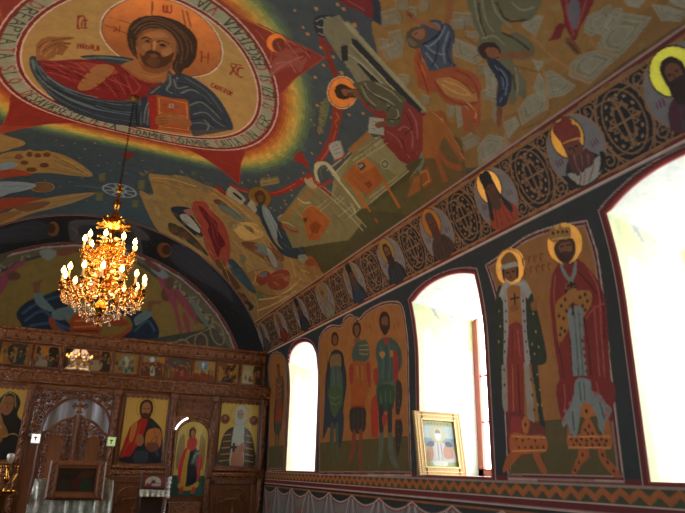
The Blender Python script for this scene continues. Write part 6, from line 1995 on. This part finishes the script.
# bays: side panels with icons (large)
def bay(x0,x1,iz0,iz1,ix0,ix1):
    b=MB();b.box(x0,x1,YF+.02,YF+.10,1.55,2.82)
    ip(b,'bay_panel',M_wood,smooth=False)
    b=MB()
    b.box(ix0-.07,ix0-.01,YF-.01,YF+.03,iz0-.04,iz1+.05,bev=.012);b.box(ix1+.01,ix1+.07,YF-.01,YF+.03,iz0-.04,iz1+.05,bev=.012)
    b.box(ix0-.07,ix1+.07,YF-.01,YF+.03,iz0-.06,iz0-.005,bev=.012);b.box(ix0-.07,ix1+.07,YF-.01,YF+.03,iz1-.01,iz1+.07,bev=.012)
    o=ip(b,'icon_surround',M_wood,smooth=False)
    sc=MB();n=9;wd=(ix1-ix0)/n
    for k in range(n):                       # scalloped lambrequin over the icon
        cx=ix0+wd*(k+.5);pl=[(cx-wd/2,iz1+.05)]+[(cx-wd/2*math.cos(PI*j/8),iz1+.02-.04*math.sin(PI*j/8)) for j in range(9)]+[(cx+wd/2,iz1+.05)]
        sc.prism(pl[::-1],YF-.035,YF-.01)
    ip(sc,'scalloped_fringe',M_carvef,smooth=False,parent=o)
    # ledge and lower panel
    b=MB();profile_bar(b,x0,x1,[(-.10,1.42),(.03,1.42),(.03,1.45),(.06,1.46),(.07,1.50),(.06,1.53),(.10,1.56),(.10,1.60),(-.10,1.60)]);ip(b,'ledge',M_carve)
    b=MB();b.box(x0,x1,YF+.02,YF+.10,0,1.43);b.box(x0,x1,YF-.01,YF+.02,.05,.16,bev=.01);b.box(x0,x1,YF-.01,YF+.02,1.33,1.43,bev=.01)
    b.box(x0,x0+.09,YF-.01,YF+.02,.1,1.4,bev=.01);b.box(x1-.09,x1,YF-.01,YF+.02,.1,1.4,bev=.01)
    o=ip(b,'lower_panel',M_wood,smooth=False)
    c=MB();cx=(x0+x1)/2;b=.75
    for r in (.30,.20):
        c.tube([(cx+(x1-x0)*.36*math.copysign(abs(math.cos(t))**.6,math.cos(t)),YF+.005,b+.52*r/.30*math.copysign(abs(math.sin(t))**.6,math.sin(t))) for t in np.linspace(0,2*PI,33)],.012,6)
    c.box(cx-.02,cx+.02,YF-.005,YF+.03,b-.3,b+.3);c.box(cx-.14,cx+.14,YF-.005,YF+.03,b+.08,b+.12)
    for sx in (-1,1):
        for sz in (-1,1): spiral(c,cx+sx*.17,b+sz*.36,.08,PI/2*sx,1.6*sx,.01,.012)
    ip(c,'cross_relief',M_carve,parent=o)
bay(.90,1.745,1.635,2.70,.985,1.685)
bay(2.545,3.37,1.635,2.71,2.60,3.31)
bay(-1.335,-.515,1.64,2.70,-1.15,-.45)
iconpanel('christ_icon','large gold icon of Christ in red and dark blue holding a book',1.0,1.685,1.64,2.72,YF+.015,M_icon,group='large icons of the lower tier')
iconpanel('bishop_saint_icon','large gold icon of a white-bearded bishop between two small roundels',2.62,3.31,1.64,2.73,YF+.015,M_icon,group='large icons of the lower tier')
iconpanel('mother_of_god_icon','large dark-robed Mother of God icon cut by the left edge of the photo',-1.15,-.45,1.64,2.70,YF+.015,M_icon,group='large icons of the lower tier')
b=MB();b.box(XA,-1.42,YF+.03,YF+.10,0,2.82);o=ip(b,'side_panel',M_wood,smooth=False)
for q0,q1 in ((-2.80,-2.08),(-1.93,-1.46)):
    b=MB();b.box(q0,q1,YF,YF+.035,1.62,2.72,bev=.03);b.box(q0,q1,YF,YF+.035,.12,1.42,bev=.03);ip(b,'raised_panel',M_carvef,smooth=False,parent=o)
# archangel door bay
b=MB();x0,x1=1.835,2.455;b.box(x0,x1,YF+.03,YF+.10,0,2.82);o=ip(b,'deacon_door',M_wood,smooth=False)
b=MB();b.box(x0,x1,YF,YF+.035,2.40,2.80,bev=.02);ip(b,'carved_overdoor_panel',M_carvef,smooth=False,parent=o)
b=MB()
for i in range(5):
    for j in range(3):
        spiral(b,x0+.07+.12*i,2.47+.125*j,.052,PI*(i%2),1.5*(1 if (i+j)%2 else -1),-.004,.011)
ip(b,'scroll_relief',M_carve,parent=o)
b=MB();cx,cz,r=2.17,2.075,.295
for q,rt in ((r,.022),(r+.045,.016)): b.tube([(cx+q,YF+.0,1.1)]+[(cx+q*math.cos(t),YF+.0,cz+q*math.sin(t)) for t in np.linspace(0,PI,25)]+[(cx-q,YF+.0,1.1)],rt,6)
ip(b,'door_arch_moulding',M_carve,parent=o)
b=MB();b.box(x0+.03,x1-.03,YF,YF+.035,.12,1.05,bev=.02);ip(b,'door_lower_panel',M_carvef,smooth=False,parent=o)
iconpanel('archangel_icon','arched gold icon of an archangel in dark tunic and red cloak',1.905,2.435,1.14,2.345,YF+.03,M_icon,arch=1)
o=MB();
arc=[(cx+.335*math.cos(t),YF-.03,cz+.01+.335*math.sin(t)) for t in np.radians(np.linspace(112,160,12))]  # bright white arc on the arch moulding, its brightness put in as emission
o.tube(arc,.014,8);glow_arc=o.build('bright_white_arc',mat('emissive_white_arc','ffffff',.3,emit='f4f8ff',estr=3.0));tag(glow_arc,'short curved white arc glowing at the upper left of the archangel icon','lamp')
# arch screen with the royal doors
AX,AZ,AR=.300,2.115,.515
b=MB();xl,xr=-.425,.855-.045
pl=[(xl,1.98),(xl,2.80),(xr,2.80),(xr,1.98),(AX+AR,1.98)]+[(AX+AR*math.cos(t),AZ+AR*math.sin(t)) for t in np.linspace(0,PI,31)]+[(AX-AR,1.98)]
# rails of the arch screen
b.box(xl,xr,YF,YF+.06,2.72,2.80,bev=.01)
b.box(xl,xl+.03,YF,YF+.06,0,2.75);b.box(xr-.03,xr,YF,YF+.06,0,2.75)
b.tube([(AX+AR,YF+.02,1.0)]+[(AX+AR*math.cos(t),YF+.02,AZ+AR*math.sin(t)) for t in np.linspace(0,PI,41)]+[(AX-AR,YF+.02,1.0)],.024,8)
b.box(xl,AX-AR-.01,YF+.02,YF+.07,0,1.98,bev=.01);b.box(AX+AR+.01,.86,YF+.02,YF+.07,0,1.98,bev=.01)
arch=ip(b,'royal_door_arch',M_wood)
b=MB();rl=random.Random(9)
for i in range(22):
  for j in range(13):
    x=xl+.03+.062*i+.031*(j%2)+rl.uniform(-.008,.008);z=1.98+.062*j+rl.uniform(-.008,.008)
    if x>xr-.02 or z>2.73: continue
    d=math.hypot(x-AX,z-AZ) if z>AZ else abs(x-AX)
    if d<AR+.035: continue
    spiral(b,x,z,rl.uniform(.036,.046),rl.uniform(0,6),rl.choice((-1,1))*1.4,rl.uniform(.0,.03),.011,n=15)
    leaf(b,x+.02,z+.02,rl.uniform(0,6),.05,.03,rl.uniform(-.02,0))
ip(b,'openwork_scrolls',M_carve,parent=arch)
DT=2.36
def doortop(x): 
    t=min(abs(x-AX)/(AR-.02),1);return DT-.31*t**1.15-.02*math.sin(t*PI*3)
for sx in (-1,1):
    b=MB()
    a,c=(AX+.015*sx,AX+(AR-.02)*sx)
    xs=np.linspace(a,c,14)
    out=[(x,doortop(x)) for x in xs]
    b.tube([(x,YF+.05,z) for x,z in out],.022,6);b.box(min(a,a+.045*sx),max(a,a+.045*sx),YF+.03,YF+.075,.1,doortop(a));b.box(min(c,c-.04*sx),max(c,c-.04*sx),YF+.03,YF+.075,.1,doortop(c))
    b.box(min(a,c),max(a,c),YF+.04,YF+.07,.1,1.3,bev=.01)
    leafd=ip(b,'royal_door_leaf',M_wood,smooth=True)
    m_=(a+c)/2+.02*sx;hw=.095
    b=MB();pl=[(m_-hw,1.3)]+[(m_-hw*math.cos(t),1.92+hw*math.sin(t)) for t in np.linspace(0,PI,13)]+[(m_+hw,1.3)]
    b.prism(pl[::-1],YF+.035,YF+.06);ip(b,'arched_door_panel',M_wood2,smooth=False,parent=leafd)
    b=MB()
    b.tube([(m_-hw-.012,YF+.035,1.3)]+[(m_-(hw+.012)*math.cos(t),YF+.035,1.92+(hw+.012)*math.sin(t)) for t in np.linspace(0,PI,13)]+[(m_+hw+.012,YF+.035,1.3)],.012,6)
    for k in range(9*18):
        x=min(a,c)+.035+.052*(k%9)+rl.uniform(-.006,.006);z=1.34+.056*(k//9)+rl.uniform(-.006,.006)
        if x>max(a,c)-.03: continue
        if z>doortop(x)-.035 or (abs(x-m_)<hw+.03 and z<1.95) or math.hypot(x-m_,z-1.92)<hw+.03: continue
        spiral(b,x,z,rl.uniform(.030,.038),rl.uniform(0,6),rl.choice((-1,1))*1.4,rl.uniform(.03,.055),.0095,n=14)
    ip(b,'openwork_scrolls',M_carve,parent=leafd)
b=MB();b.box(AX-.022,AX+.022,YF,YF+.08,.1,2.36,bev=.008);rope(b,AX,1.3,2.34,.018,0.);ip(b,'centre_post',M_wood)
b=MB();cz=2.49
for dx,dz in ((1,0),(-1,0),(0,1),(0,-1)):
    L=.10 if dx else .115
    b.tube([(AX,YF+.03,cz),(AX+dx*L,YF+.03,cz+dz*L)],.02,6)
    e=(AX+dx*L,YF+.03,cz+dz*L);b.blob(e,.026,8)
    for s_ in (-1,1): b.blob((e[0]-dx*.02+dz*s_*.03,YF+.03,e[2]-dz*.02+dx*s_*.03),.019,8)
b.blob((AX,YF+.02,cz),.035,10)
ip(b,'door_cross',M_carve)
# curtain behind the royal doors
cu=MB();xs=np.linspace(-.40,.90,90);vs=[];
for x in xs: 
    for z in (.1,1.0,1.9,2.75): vs.append((x,YF+.30+.035*math.sin(x*26)+.012*math.sin(x*61),z))
cu.add(vs,[(i*4+j,(i+1)*4+j,(i+1)*4+j+1,i*4+j+1) for i in range(89) for j in range(3)])
tag(cu.build('altar_curtain',M_curtain),'pale grey satin curtain hanging behind the royal doors','curtain')
# small wall boxes either side of the arch
for x,col,lab,em in ((-.265,'e8ece8','small white square light panel left of the royal doors',1.1),(.845,'a8c87c','small green-tinted square light panel right of the royal doors',.55)):
    r=empty('light_panel',(x,YF-.11,1.955),lab,'light panel',None)
    b=MB();b.box(-.068,.068,0,.03,-.075,.075,bev=.012);b.build('housing',M_lace,r,smooth=False)
    b=MB();b.box(-.055,.055,-.004,.002,-.062,.062);b.build('lit_face',mat('panel_'+lab[6:11].strip(),col,.4,emit=col,estr=em),r,smooth=False)
    b=MB();b.box(-.028,.022,-.007,-.003,.006,.030);b.box(-.012,.006,-.007,-.003,-.035,.006);b.build('dark_mark',M_brassd,r,smooth=False)
# ================= chandelier =====================================================================
CX0,CY0=.222,6.84
CH=empty('chandelier',(CX0,CY0,0),'brass two-tier chandelier with lit candle bulbs and crystals hanging on a long chain','chandelier')
def cp(mb,name,m,parent=None,label=None):
    o=mb.build(name,m);o.parent=CH if parent is None else parent
    if label:o['label']=label
    return o
ztop=ZS+RZ*math.sqrt(1-((CX0-XC)/RX)**2)
mb=MB()
k=0;z=4.66
while z<ztop-.06:                             # alternating links
    a=k%2;pts=[(.010*math.cos(t)*(1-a),.010*math.cos(t)*a,z+.022+.022*math.sin(t)) for t in np.linspace(0,2*PI,9)]
    mb.tube(pts,.0035,4);z+=.034;k+=1
cp(mb,'chain',M_chain)
mb=MB();mb.lathe((0,0,ztop-.06),[(.01,0),(.045,.02),(.06,.05),(.06,.06)],16);cp(mb,'ceiling_rose',M_brassd)
mb=MB();mb.lathe((0,0,4.53),[(.012,0),(.03,.015),(.032,.03),(.014,.05),(.014,.09),(.03,.10),(.012,.12),(.008,.13)],14)
mb.lathe((0,0,4.32),[(.01,0),(.028,.02),(.045,.05),(.048,.075),(.04,.10),(.02,.12),(.012,.14),(.02,.16),(.012,.19),(.012,.21)],16)
cp(mb,'hanger_ball',M_brass)
mb=MB();mb.lathe((0,0,3.02),[(.006,0),(.02,.02),(.012,.05),(.045,.09),(.075,.15),(.06,.2),(.03,.24),(.03,.30),(.07,.36),(.10,.42),(.08,.50),(.035,.56),(.03,.66),(.055,.72),(.075,.80),(.06,.88),(.03,.94),(.025,1.05),(.05,1.10),(.09,1.16),(.05,1.22),(.02,1.27),(.012,1.31)],20)
cp(mb,'stem',M_brass)
def curlleaf(mb,a,r0,z0,L,up,w=.03):
    pts=[];c,s_=math.cos(a),math.sin(a);R=[]
    for k in range(9):
        t=k/8;r=r0+L*math.sin(t*PI*.75);z_=z0+up*t-.35*L*(t**3)*(1 if up>0 else -1)
        pts.append((r*c,r*s_,z_));R.append(.4*w*math.sin(PI*min(t*.9+.08,1))+.002)
    mb.tube(pts,R,5)
mb=MB();mb.lathe((0,0,4.08),[(.03,0),(.10,.015),(.135,.05),(.12,.085),(.05,.11),(.02,.13)],20)
for k in range(14): curlleaf(mb,2*PI*k/14,.09,4.10,.10,.07 if k%2 else .02)
for k in range(10): curlleaf(mb,2*PI*k/10+.2,.05,4.18,.07,.06,.022)
cp(mb,'leaf_crown',M_brass)
rc=random.Random(7)
def crystal(mb,p,s_=1.):
    x,y,z_=p;mb.lathe((x,y,z_-.05*s_),[(.001,0),(.009*s_,.012*s_),(.011*s_,.024*s_),(.005*s_,.042*s_),(.001,.05*s_)],6)
def arm(mb,a,r0,z0,r1,z1,sag,rt=.008):
    pts=[];c,s_=math.cos(a),math.sin(a)
    for k in range(15):
        t=k/14;r=r0+(r1-r0)*t;z_=z0+(z1-z0)*t-sag*math.sin(PI*t)+.03*math.sin(2*PI*t)
        pts.append((r*c,r*s_,z_))
    mb.tube(pts,rt,6)
    for t in (.3,.5,.7,.88):
        r=r0+(r1-r0)*t;z_=z0+(z1-z0)*t-sag*math.sin(PI*t)+.03*math.sin(2*PI*t)
        q=[(( r+.032*(1-k/14)*math.cos(k*.62+2))*c,(r+.032*(1-k/14)*math.cos(k*.62+2))*s_,z_+.03+.032*(1-k/14)*math.sin(k*.62+2)) for k in range(15)]
        mb.tube(q,.0045,4)
        for dd in (-1,1):
            q=[(r*c-s_*dd*.045*k/6,r*s_+c*dd*.045*k/6,z_+.03*math.sin(k/6*PI)) for k in range(7)];mb.tube(q,[.008*math.sin(PI*(k+.6)/7.2) for k in range(7)],4)
armbase={}
def tier(n,R,zc,r0,z0,sag,ph,hc,lit=lambda k:True):
    for k in range(n):
        a=2*PI*k/n+ph;c,s_=math.cos(a),math.sin(a)
        mb=MB();arm(mb,a,r0,z0,R,zc,sag)
        A_=cp(mb,'arm',M_brass)
        mb=MB();mb.lathe((R*c,R*s_,zc-.012),[(.006,0),(.014,.01),(.036,.02),(.042,.028),(.030,.030),(.016,.032),(.018,.05),(.012,.052)],14)
        for j in range(6):
            b_=2*PI*j/6;crystal_(mb,R*c+.036*math.cos(b_),R*s_+.036*math.sin(b_),zc)
        cp(mb,'drip_pan',M_brass,A_)
        mb=MB();mb.lathe((R*c,R*s_,zc+.035),[(.0115,0),(.0115,hc),(.009,hc+.004)],12);cp(mb,'candle_tube',M_candle,A_)
        mb=MB();zb=zc+.035+hc+.004;mb.lathe((R*c,R*s_,zb),[(.007,0),(.017,.012),(.022,.028),(.018,.048),(.008,.066),(.001,.080)],12);cp(mb,'flame_bulb',M_bulb if lit(k) else M_candle,A_)
        for t in (.4,.65,.88):
            r=r0+(R-r0)*t;z_=z0+(zc-z0)*t-sag*math.sin(PI*t)+.03*math.sin(2*PI*t)-.012;mb=MB();crystal(mb,(r*c,r*s_,z_),1.1);cp(mb,'crystal_drop',M_crystal,A_)
        mb=MB();crystal(mb,(R*c,R*s_,zc-.012),1.5);cp(mb,'crystal_drop',M_crystal,A_)
def crystal_(mb,x,y,z_): mb.blob((x,y,z_-.004),.006,5)
tier(14,.42,3.37,.09,3.38,.07,.10,.085)
tier(9,.27,3.78,.06,3.82,.05,.25,.085,lambda k:k not in (1,))
mb=MB()
for k in range(16): curlleaf(mb,2*PI*k/16,.06,3.36,.13,.05 if k%2 else -.03,.024)
for k in range(12): curlleaf(mb,2*PI*k/12,.04,3.80,.10,.06 if k%2 else -.02,.022)
for k in range(10): curlleaf(mb,2*PI*k/10,.04,3.60,.09,.05,.022)
for z_,n_,L_ in ((3.44,14,.15),(3.52,12,.14),(3.58,12,.16),(3.68,12,.15),(3.74,12,.13),(3.88,12,.12),(3.96,10,.10)):
    for k in range(n_): curlleaf(mb,2*PI*k/n_+z_*7,.05,z_,L_,.05 if k%2 else -.035,.03)
for R,z_ in ((.20,3.33),(.30,3.36),(.15,3.78)):
    mb.tube([(R*math.cos(t),R*math.sin(t),z_+.012*math.sin(t*8)) for t in np.linspace(0,2*PI,49)],.006,5)
cp(mb,'scroll_leaves',M_brass)
mb=MB()
for R,z0,z1,n in ((.40,3.32,3.24,70),(.34,3.30,3.20,50),(.27,3.27,3.16,46),(.20,3.20,3.11,34),(.12,3.12,3.03,20),(.25,3.74,3.66,44),(.18,3.66,3.58,30),(.22,3.56,3.46,30)):
    for k in range(n):
        a=2*PI*k/n+rc.uniform(-.05,.05);crystal(mb,(R*math.cos(a),R*math.sin(a),rc.uniform(z1,z0)),1.0)
o=cp(mb,'crystal_fringe',M_crystal);o['kind']='stuff'
# bead garlands
mb=MB()
for k in range(14):
    a0=2*PI*k/14+.1;a1=2*PI*(k+1)/14+.1
    for j in range(9):
        t=j/8;a=a0+(a1-a0)*t;mb.blob((.40*math.cos(a),.40*math.sin(a),3.33-.05*math.sin(PI*t)),.006,5)
cp(mb,'bead_garland',M_brass)
mb=MB();mb.lathe((0,0,2.965),[(.001,0),(.02,.02),(.026,.04),(.012,.06),(.004,.07)],8);cp(mb,'bottom_finial',M_brass)
for k in range(6):
    pass
# ================= window icon =====================================================================
def W2(p): return Vector(p)
NI=empty('framed_bishop_icon',(3.42,5.66,1.572),'gilt-framed icon of a white-bearded bishop standing in the middle window','icon')
NI.rotation_euler=(math.radians(-9),0,math.radians(0))
w,h=.585,.66
fw=.092
b=MB()
def frame(b,w,h,fw,y0,y1,prof=2):
    for x0_,x1_,z0_,z1_ in ((0,fw,0,h),(w-fw,w,0,h),(fw,w-fw,0,fw),(fw,w-fw,h-fw,h)): b.box(x0_,x1_,y0,y1,z0_,z1_,bev=.018)
frame(b,w,h,fw,-.03,.0);NF=b.build('gilt_frame',M_gilt,NI,smooth=False)
b=MB()
for k in range(30):
    z_=.01+(h-.02)*k/29
    for x_ in (.012,w-.012): b.blob((x_,-.03,z_),.010,6)
for k in range(26):
    x_=.02+(w-.04)*k/25
    for z_ in (.012,h-.012): b.blob((x_,-.03,z_),.010,6)
for q in ((fw-.012,fw,fw-.012,h-fw+.012),(w-fw,w-fw+.012,fw-.012,h-fw+.012),(fw,w-fw,fw-.012,fw),(fw,w-fw,h-fw,h-fw+.012),(.038,.046,.04,h-.04),(w-.046,w-.038,.04,h-.04),(.04,w-.04,.038,.046),(.04,w-.04,h-.046,h-.038)): b.box(q[0],q[1],-.036,-.02,q[2],q[3])
b.build('bead_edge',mat('bright_gilt_beads','b89860',.4,.5),NF)
xs=axis(fw-.01,w-fw+.01,.006);zs_=axis(fw-.01,h-fw+.01,.006);X,Z=np.meshgrid(xs,zs_,indexing='ij')
cc=SA.sample(((X-fw)/(w-2*fw)).ravel()*.998,((Z-fw)/(h-2*fw)).ravel()*.998)
npmesh('painted_face',np.c_[X.ravel(),np.full(X.size,-.008),Z.ravel()],gridq(len(xs),len(zs_)),cc,M_icon,NI,smooth=False)
b=MB();b.box(.01,w-.01,-.006,.004,.01,h-.01);b.build('backing_board',M_dark,NI,smooth=False)
b=MB();b.lathe((2.87,0,0),[(.02,0),(.03,.008),(.02,.016)],8)
# ================= central lectern with draped cloth =================================================
LY=9.3
def at(px,py,Y):
    d=rays([(px,py)])[0];P=d*Y/d[1];return P[0],P[2]+EYE
xa,_=at(31,500,LY);xb,_=at(111,500,LY);_,zt=at(70,479,LY)
lx=(xa+xb)/2
LE=empty('icon_stand',(lx,LY,0),'icon stand draped in shiny silver-white cloth in front of the royal doors','lectern')
hw=(xb-xa)/2
b=MB();b.box(-hw+.05,hw-.05,.0,.45,.05,zt-.06,bev=.01);b.box(-hw+.02,hw-.02,-.02,.47,0,.06,bev=.01);b.build('cabinet',M_wood,LE,smooth=False)
cl=MB();vs=[];n=120
def dr(t,z):                           # cloth hangs round three sides with folds
    per=[(-hw,.45),(-hw,-.04),(hw,-.04),(hw,.45)]
    L=[.49,2*hw,.49];s_=t*sum(L);i=0
    while i<2 and s_>L[i]: s_-=L[i];i+=1
    a,c=per[i],per[i+1];f=s_/L[i];x=a[0]+(c[0]-a[0])*f;y=a[1]+(c[1]-a[1])*f
    k=(zt-z)*.16
    return (x*(1+.05*(zt-z))+k*math.sin(t*95)*.35*(1 if i!=1 else 0),y-(k*(.5+.5*math.sin(t*70)) if i==1 else 0)-(.02 if i==1 else 0),z)
zs_=[zt,zt-.05,zt-.15,zt-.3,zt-.5,zt-.75]
for i in range(n+1):
    for z_ in zs_: vs.append(dr(i/n,z_))
m=len(zs_);cl.add(vs,[(i*m+j,(i+1)*m+j,(i+1)*m+j+1,i*m+j+1) for i in range(n) for j in range(m-1)])
cl.add([(-hw,-.06,zt),(hw,-.06,zt),(hw,.47,zt),(-hw,.47,zt)],[(0,1,2,3)])
o=cl.build('altar_cloth',M_silver);o.location=(lx,LY,0);tag(o,'silvery white brocade cloth hanging in folds over the icon stand by the royal doors','cloth')
# wooden framed icon leaning on it
xa,zb=at(44,499.5,LY-.24);xb,_=at(102,501,LY-.24);xt0,zt2=at(56,462,LY-.10);xt1,_=at(104,464,LY+.05)
FI=empty('wood_framed_icon',((xa+xb)/2,LY-.235,zb),'dark icon in a broad carved brown wooden frame leaning on the draped stand','icon')
wd=xb-xa;hh_=zt2-zb+.02;FI.rotation_euler=(math.radians(-16),0,0)
b=MB();fw=.10;W_=wd;H_=hh_/math.cos(math.radians(16))
for q in ((-W_/2,-W_/2+fw,0,H_),(W_/2-fw,W_/2,0,H_),(-W_/2+fw,W_/2-fw,0,fw*.8),(-W_/2+fw,W_/2-fw,H_-fw*.8,H_)): b.box(q[0],q[1],-.04,.02,q[2],q[3],bev=.02)
o=b.build('carved_frame',M_wood2,FI,smooth=False)
b=MB()
for x_ in (-W_/2+fw*.5,W_/2-fw*.5):
    b.tube([(x_+.018*math.sin(z_*60),-.045,z_) for z_ in np.linspace(.03,H_-.03,60)],.008,5)
b.build('twist_moulding',M_dark,o)
b=MB();b.box(-W_/2+fw,W_/2-fw,-.025,-.01,fw*.8,fw*.8+.015);b.box(-W_/2+fw,W_/2-fw,-.025,-.01,H_-fw*.8-.015,H_-fw*.8);b.box(-W_/2+fw,-W_/2+fw+.015,-.025,-.01,fw*.8,H_-fw*.8);b.box(W_/2-fw-.015,W_/2-fw,-.025,-.01,fw*.8,H_-fw*.8);b.build('inner_fillet',M_wood,o,smooth=False)
xs=axis(-W_/2+fw,W_/2-fw,.01);zs_=axis(fw*.8,H_-fw*.8,.01);X,Z=np.meshgrid(xs,zs_,indexing='ij')
cc=SD.sample(((X-xs[0])/(xs[-1]-xs[0])).ravel()*.99,((Z-zs_[0])/(zs_[-1]-zs_[0])).ravel()*.99)
npmesh('painted_face',np.c_[X.ravel(),np.full(X.size,-.012),Z.ravel()],gridq(len(xs),len(zs_)),cc,M_glazed,FI,smooth=False)
b=MB();b.box(-W_/2+.02,W_/2-.02,-.01,.01,.02,H_-.02);b.build('backing_board',M_dark,FI,smooth=False)
# ================= small icon on its stand ============================================================
SY=10.35
xa,zt=at(140,489.5,SY);xb,_=at(165.5,490,SY);cx=(xa+xb)/2;hw=(xb-xa)/2
ST=empty('small_icon_stand',(cx,SY,0),'dark narrow wooden stand with a gold-trimmed pale cloth top, below the icon of Christ','lectern')
b=MB();b.box(-hw+.02,hw-.02,0,.34,.04,zt-.02,bev=.01);b.box(-hw,hw,-.02,.36,0,.05,bev=.01);b.box(-hw,hw,-.02,.36,zt-.03,zt,bev=.008);b.build('stand_body',M_dark,ST,smooth=False)
b=MB();vs=[]
for i in range(41):
    t=i/40;x=-hw-.008+(2*hw+.016)*t
    for j,z_ in enumerate((zt+.003,zt-.05,zt-.10)): vs.append((x,-.03-.012*j*(.5+.5*math.sin(t*30)),z_))
b.add(vs,[(i*3+j,(i+1)*3+j,(i+1)*3+j+1,i*3+j+1) for i in range(40) for j in range(2)])
b.add([(-hw,-.03,zt+.004),(hw,-.03,zt+.004),(hw,.35,zt+.004),(-hw,.35,zt+.004)],[(0,1,2,3)])
o=b.build('stand_cloth',M_silver);o.location=(cx,SY,0);tag(o,'narrow pale cloth with gold edge lying over the small icon stand','cloth')
g2=MB();g2.tube([(-hw-.008+(2*hw+.016)*i/30,-.058-.01*math.sin(i*.9),zt-.105) for i in range(31)],.009,5);g2.build('gold_edge',M_brass,o)
g3=MB()                                # white twisted fringe falling at the right side
g3.tube([(hw+.036+.004*math.sin(i*1.3),-.04,zt+.19-.012*i) for i in range(22)],[.025+.007*math.sin(i*1.1) for i in range(22)],7)
g3.blob((hw+.035,-.04,zt-.09),.040,8)
for i in range(14): g3.blob((hw+.02-.002*i,-.04,zt-.15-.035*i),.013,6)
f_=g3.build('beaded_ribbon',M_lace,smooth=True);f_.location=(cx,SY,0);tag(f_,'white beaded ribbon hanging at the right side of the small icon stand','ribbon')
_,z1=at(141,473,SY)
RI=empty('small_resurrection_icon',(cx,SY+.06,zt+.004),'small arched-picture icon in a dark frame standing on the narrow stand','icon')
h=z1-zt;w=2*hw*.96
RI.rotation_euler=(math.radians(-8),0,0)
b=MB();fw=.022
for q in ((-w/2,-w/2+fw,0,h),(w/2-fw,w/2,0,h),(-w/2+fw,w/2-fw,0,fw),(-w/2+fw,w/2-fw,h-fw,h)): b.box(q[0],q[1],-.02,.012,q[2],q[3],bev=.006)
b.build('dark_frame',M_dark,RI,smooth=False)
xs=axis(-w/2+fw,w/2-fw,.008);zs_=axis(fw,h-fw,.008);X,Z=np.meshgrid(xs,zs_,indexing='ij')
cc=SB.sample(((X-xs[0])/(xs[-1]-xs[0])).ravel()*.99,((Z-zs_[0])/(zs_[-1]-zs_[0])).ravel()*.99)
npmesh('painted_face',np.c_[X.ravel(),np.full(X.size,-.010),Z.ravel()],gridq(len(xs),len(zs_)),cc,M_icon,RI,smooth=False)
b=MB();b.box(-w/2+.01,w/2-.01,-.008,.008,.01,h-.01);b.build('backing_board',M_dark,RI,smooth=False)
# ================= brass oil-lamp stand at the left edge ===============================================
BY=9.2
bx,bz=at(6,491,BY)
BS=empty('brass_candle_stand',(bx-.02,BY,0),'ornate brass candle stand with round tray at the left edge of the photo','candle stand')
b=MB();b.lathe((0,0,0),[(.20,0),(.20,.03),(.10,.06),(.05,.10),(.035,.2),(.05,.28),(.03,.34),(.025,.6),(.045,.68),(.03,.76),(.025,bz-.12),(.05,bz-.08),(.10,bz-.04),(.04,bz-.03)],20);b.build('pedestal',M_brassd,BS)
b=MB();b.lathe((0,0,bz-.045),[(.05,0),(.16,.008),(.17,.045),(.165,.05),(.158,.012),(.02,.012)],28);b.build('tray',M_brass,BS)
for k in range(7):
    a=2*PI*k/7;b=MB();b.lathe((.12*math.cos(a),.12*math.sin(a),bz-.033),[(.012,0),(.016,.02),(.010,.03),(.016,.05),(.013,.052)],10);b.build('candle_socket',M_brass,BS)
b=MB();b.lathe((0,0,bz-.03),[(.03,0),(.02,.03),(.014,.12),(.03,.15),(.035,.19),(.018,.22),(.012,.30),(.028,.33),(.04,.35),(.02,.36)],16);o=b.build('centre_stem',M_brass,BS)
b=MB();b.lathe((0,0,bz+.34),[(.015,0),(.045,.03),(.05,.07),(.045,.10),(.03,.11)],16);b.build('glass_cup',M_redgem,BS)
b=MB()
for k in range(3):
    a=2*PI*k/3+.4;b.tube([(.02*math.cos(a),.02*math.sin(a),bz+.10),(.08*math.cos(a),.08*math.sin(a),bz+.12),(.12*math.cos(a),.12*math.sin(a),bz+.20),(.10*math.cos(a),.10*math.sin(a),bz+.27)],.007,6)
    b.lathe((.10*math.cos(a),.10*math.sin(a),bz+.27),[(.008,0),(.025,.02),(.022,.03)],10)
b.build('side_arm',M_brass,BS)
# ================= wall-foot trim =======================================================================
# ================= camera and light =====================================================================
cam=D.cameras.new('camera');co=D.objects.new('camera',cam);COL.objects.link(co)
cam.sensor_width=36;cam.lens=FPX*36/685;cam.clip_start=.05;cam.clip_end=200
m3=Matrix((tuple(RGT),tuple(UPV),tuple(-FWD))).transposed()
co.matrix_world=Matrix.Translation((0,0,EYE))@m3.to_4x4();SCN.camera=co
W=D.worlds.new('daylight');SCN.world=W;W.use_nodes=True;bg=W.node_tree.nodes['Background'];bg.inputs[0].default_value=(.86,.93,1,1);bg.inputs[1].default_value=WORLD_S
for z_,R,p in ((3.50,.30,CHP*.6),(3.92,.2,CHP*.4)):
    l=D.lights.new('chandelier_glow','POINT');l.energy=p;l.color=(1,.66,.36);l.shadow_soft_size=R
    o=D.objects.new('chandelier_glow',l);COL.objects.link(o);o.location=(CX0,CY0,z_)
SCN.view_settings.view_transform='Standard';SCN.view_settings.look='None';SCN.view_settings.gamma=1;SCN.view_settings.use_curve_mapping=False
SCN.view_settings.exposure=EXPO
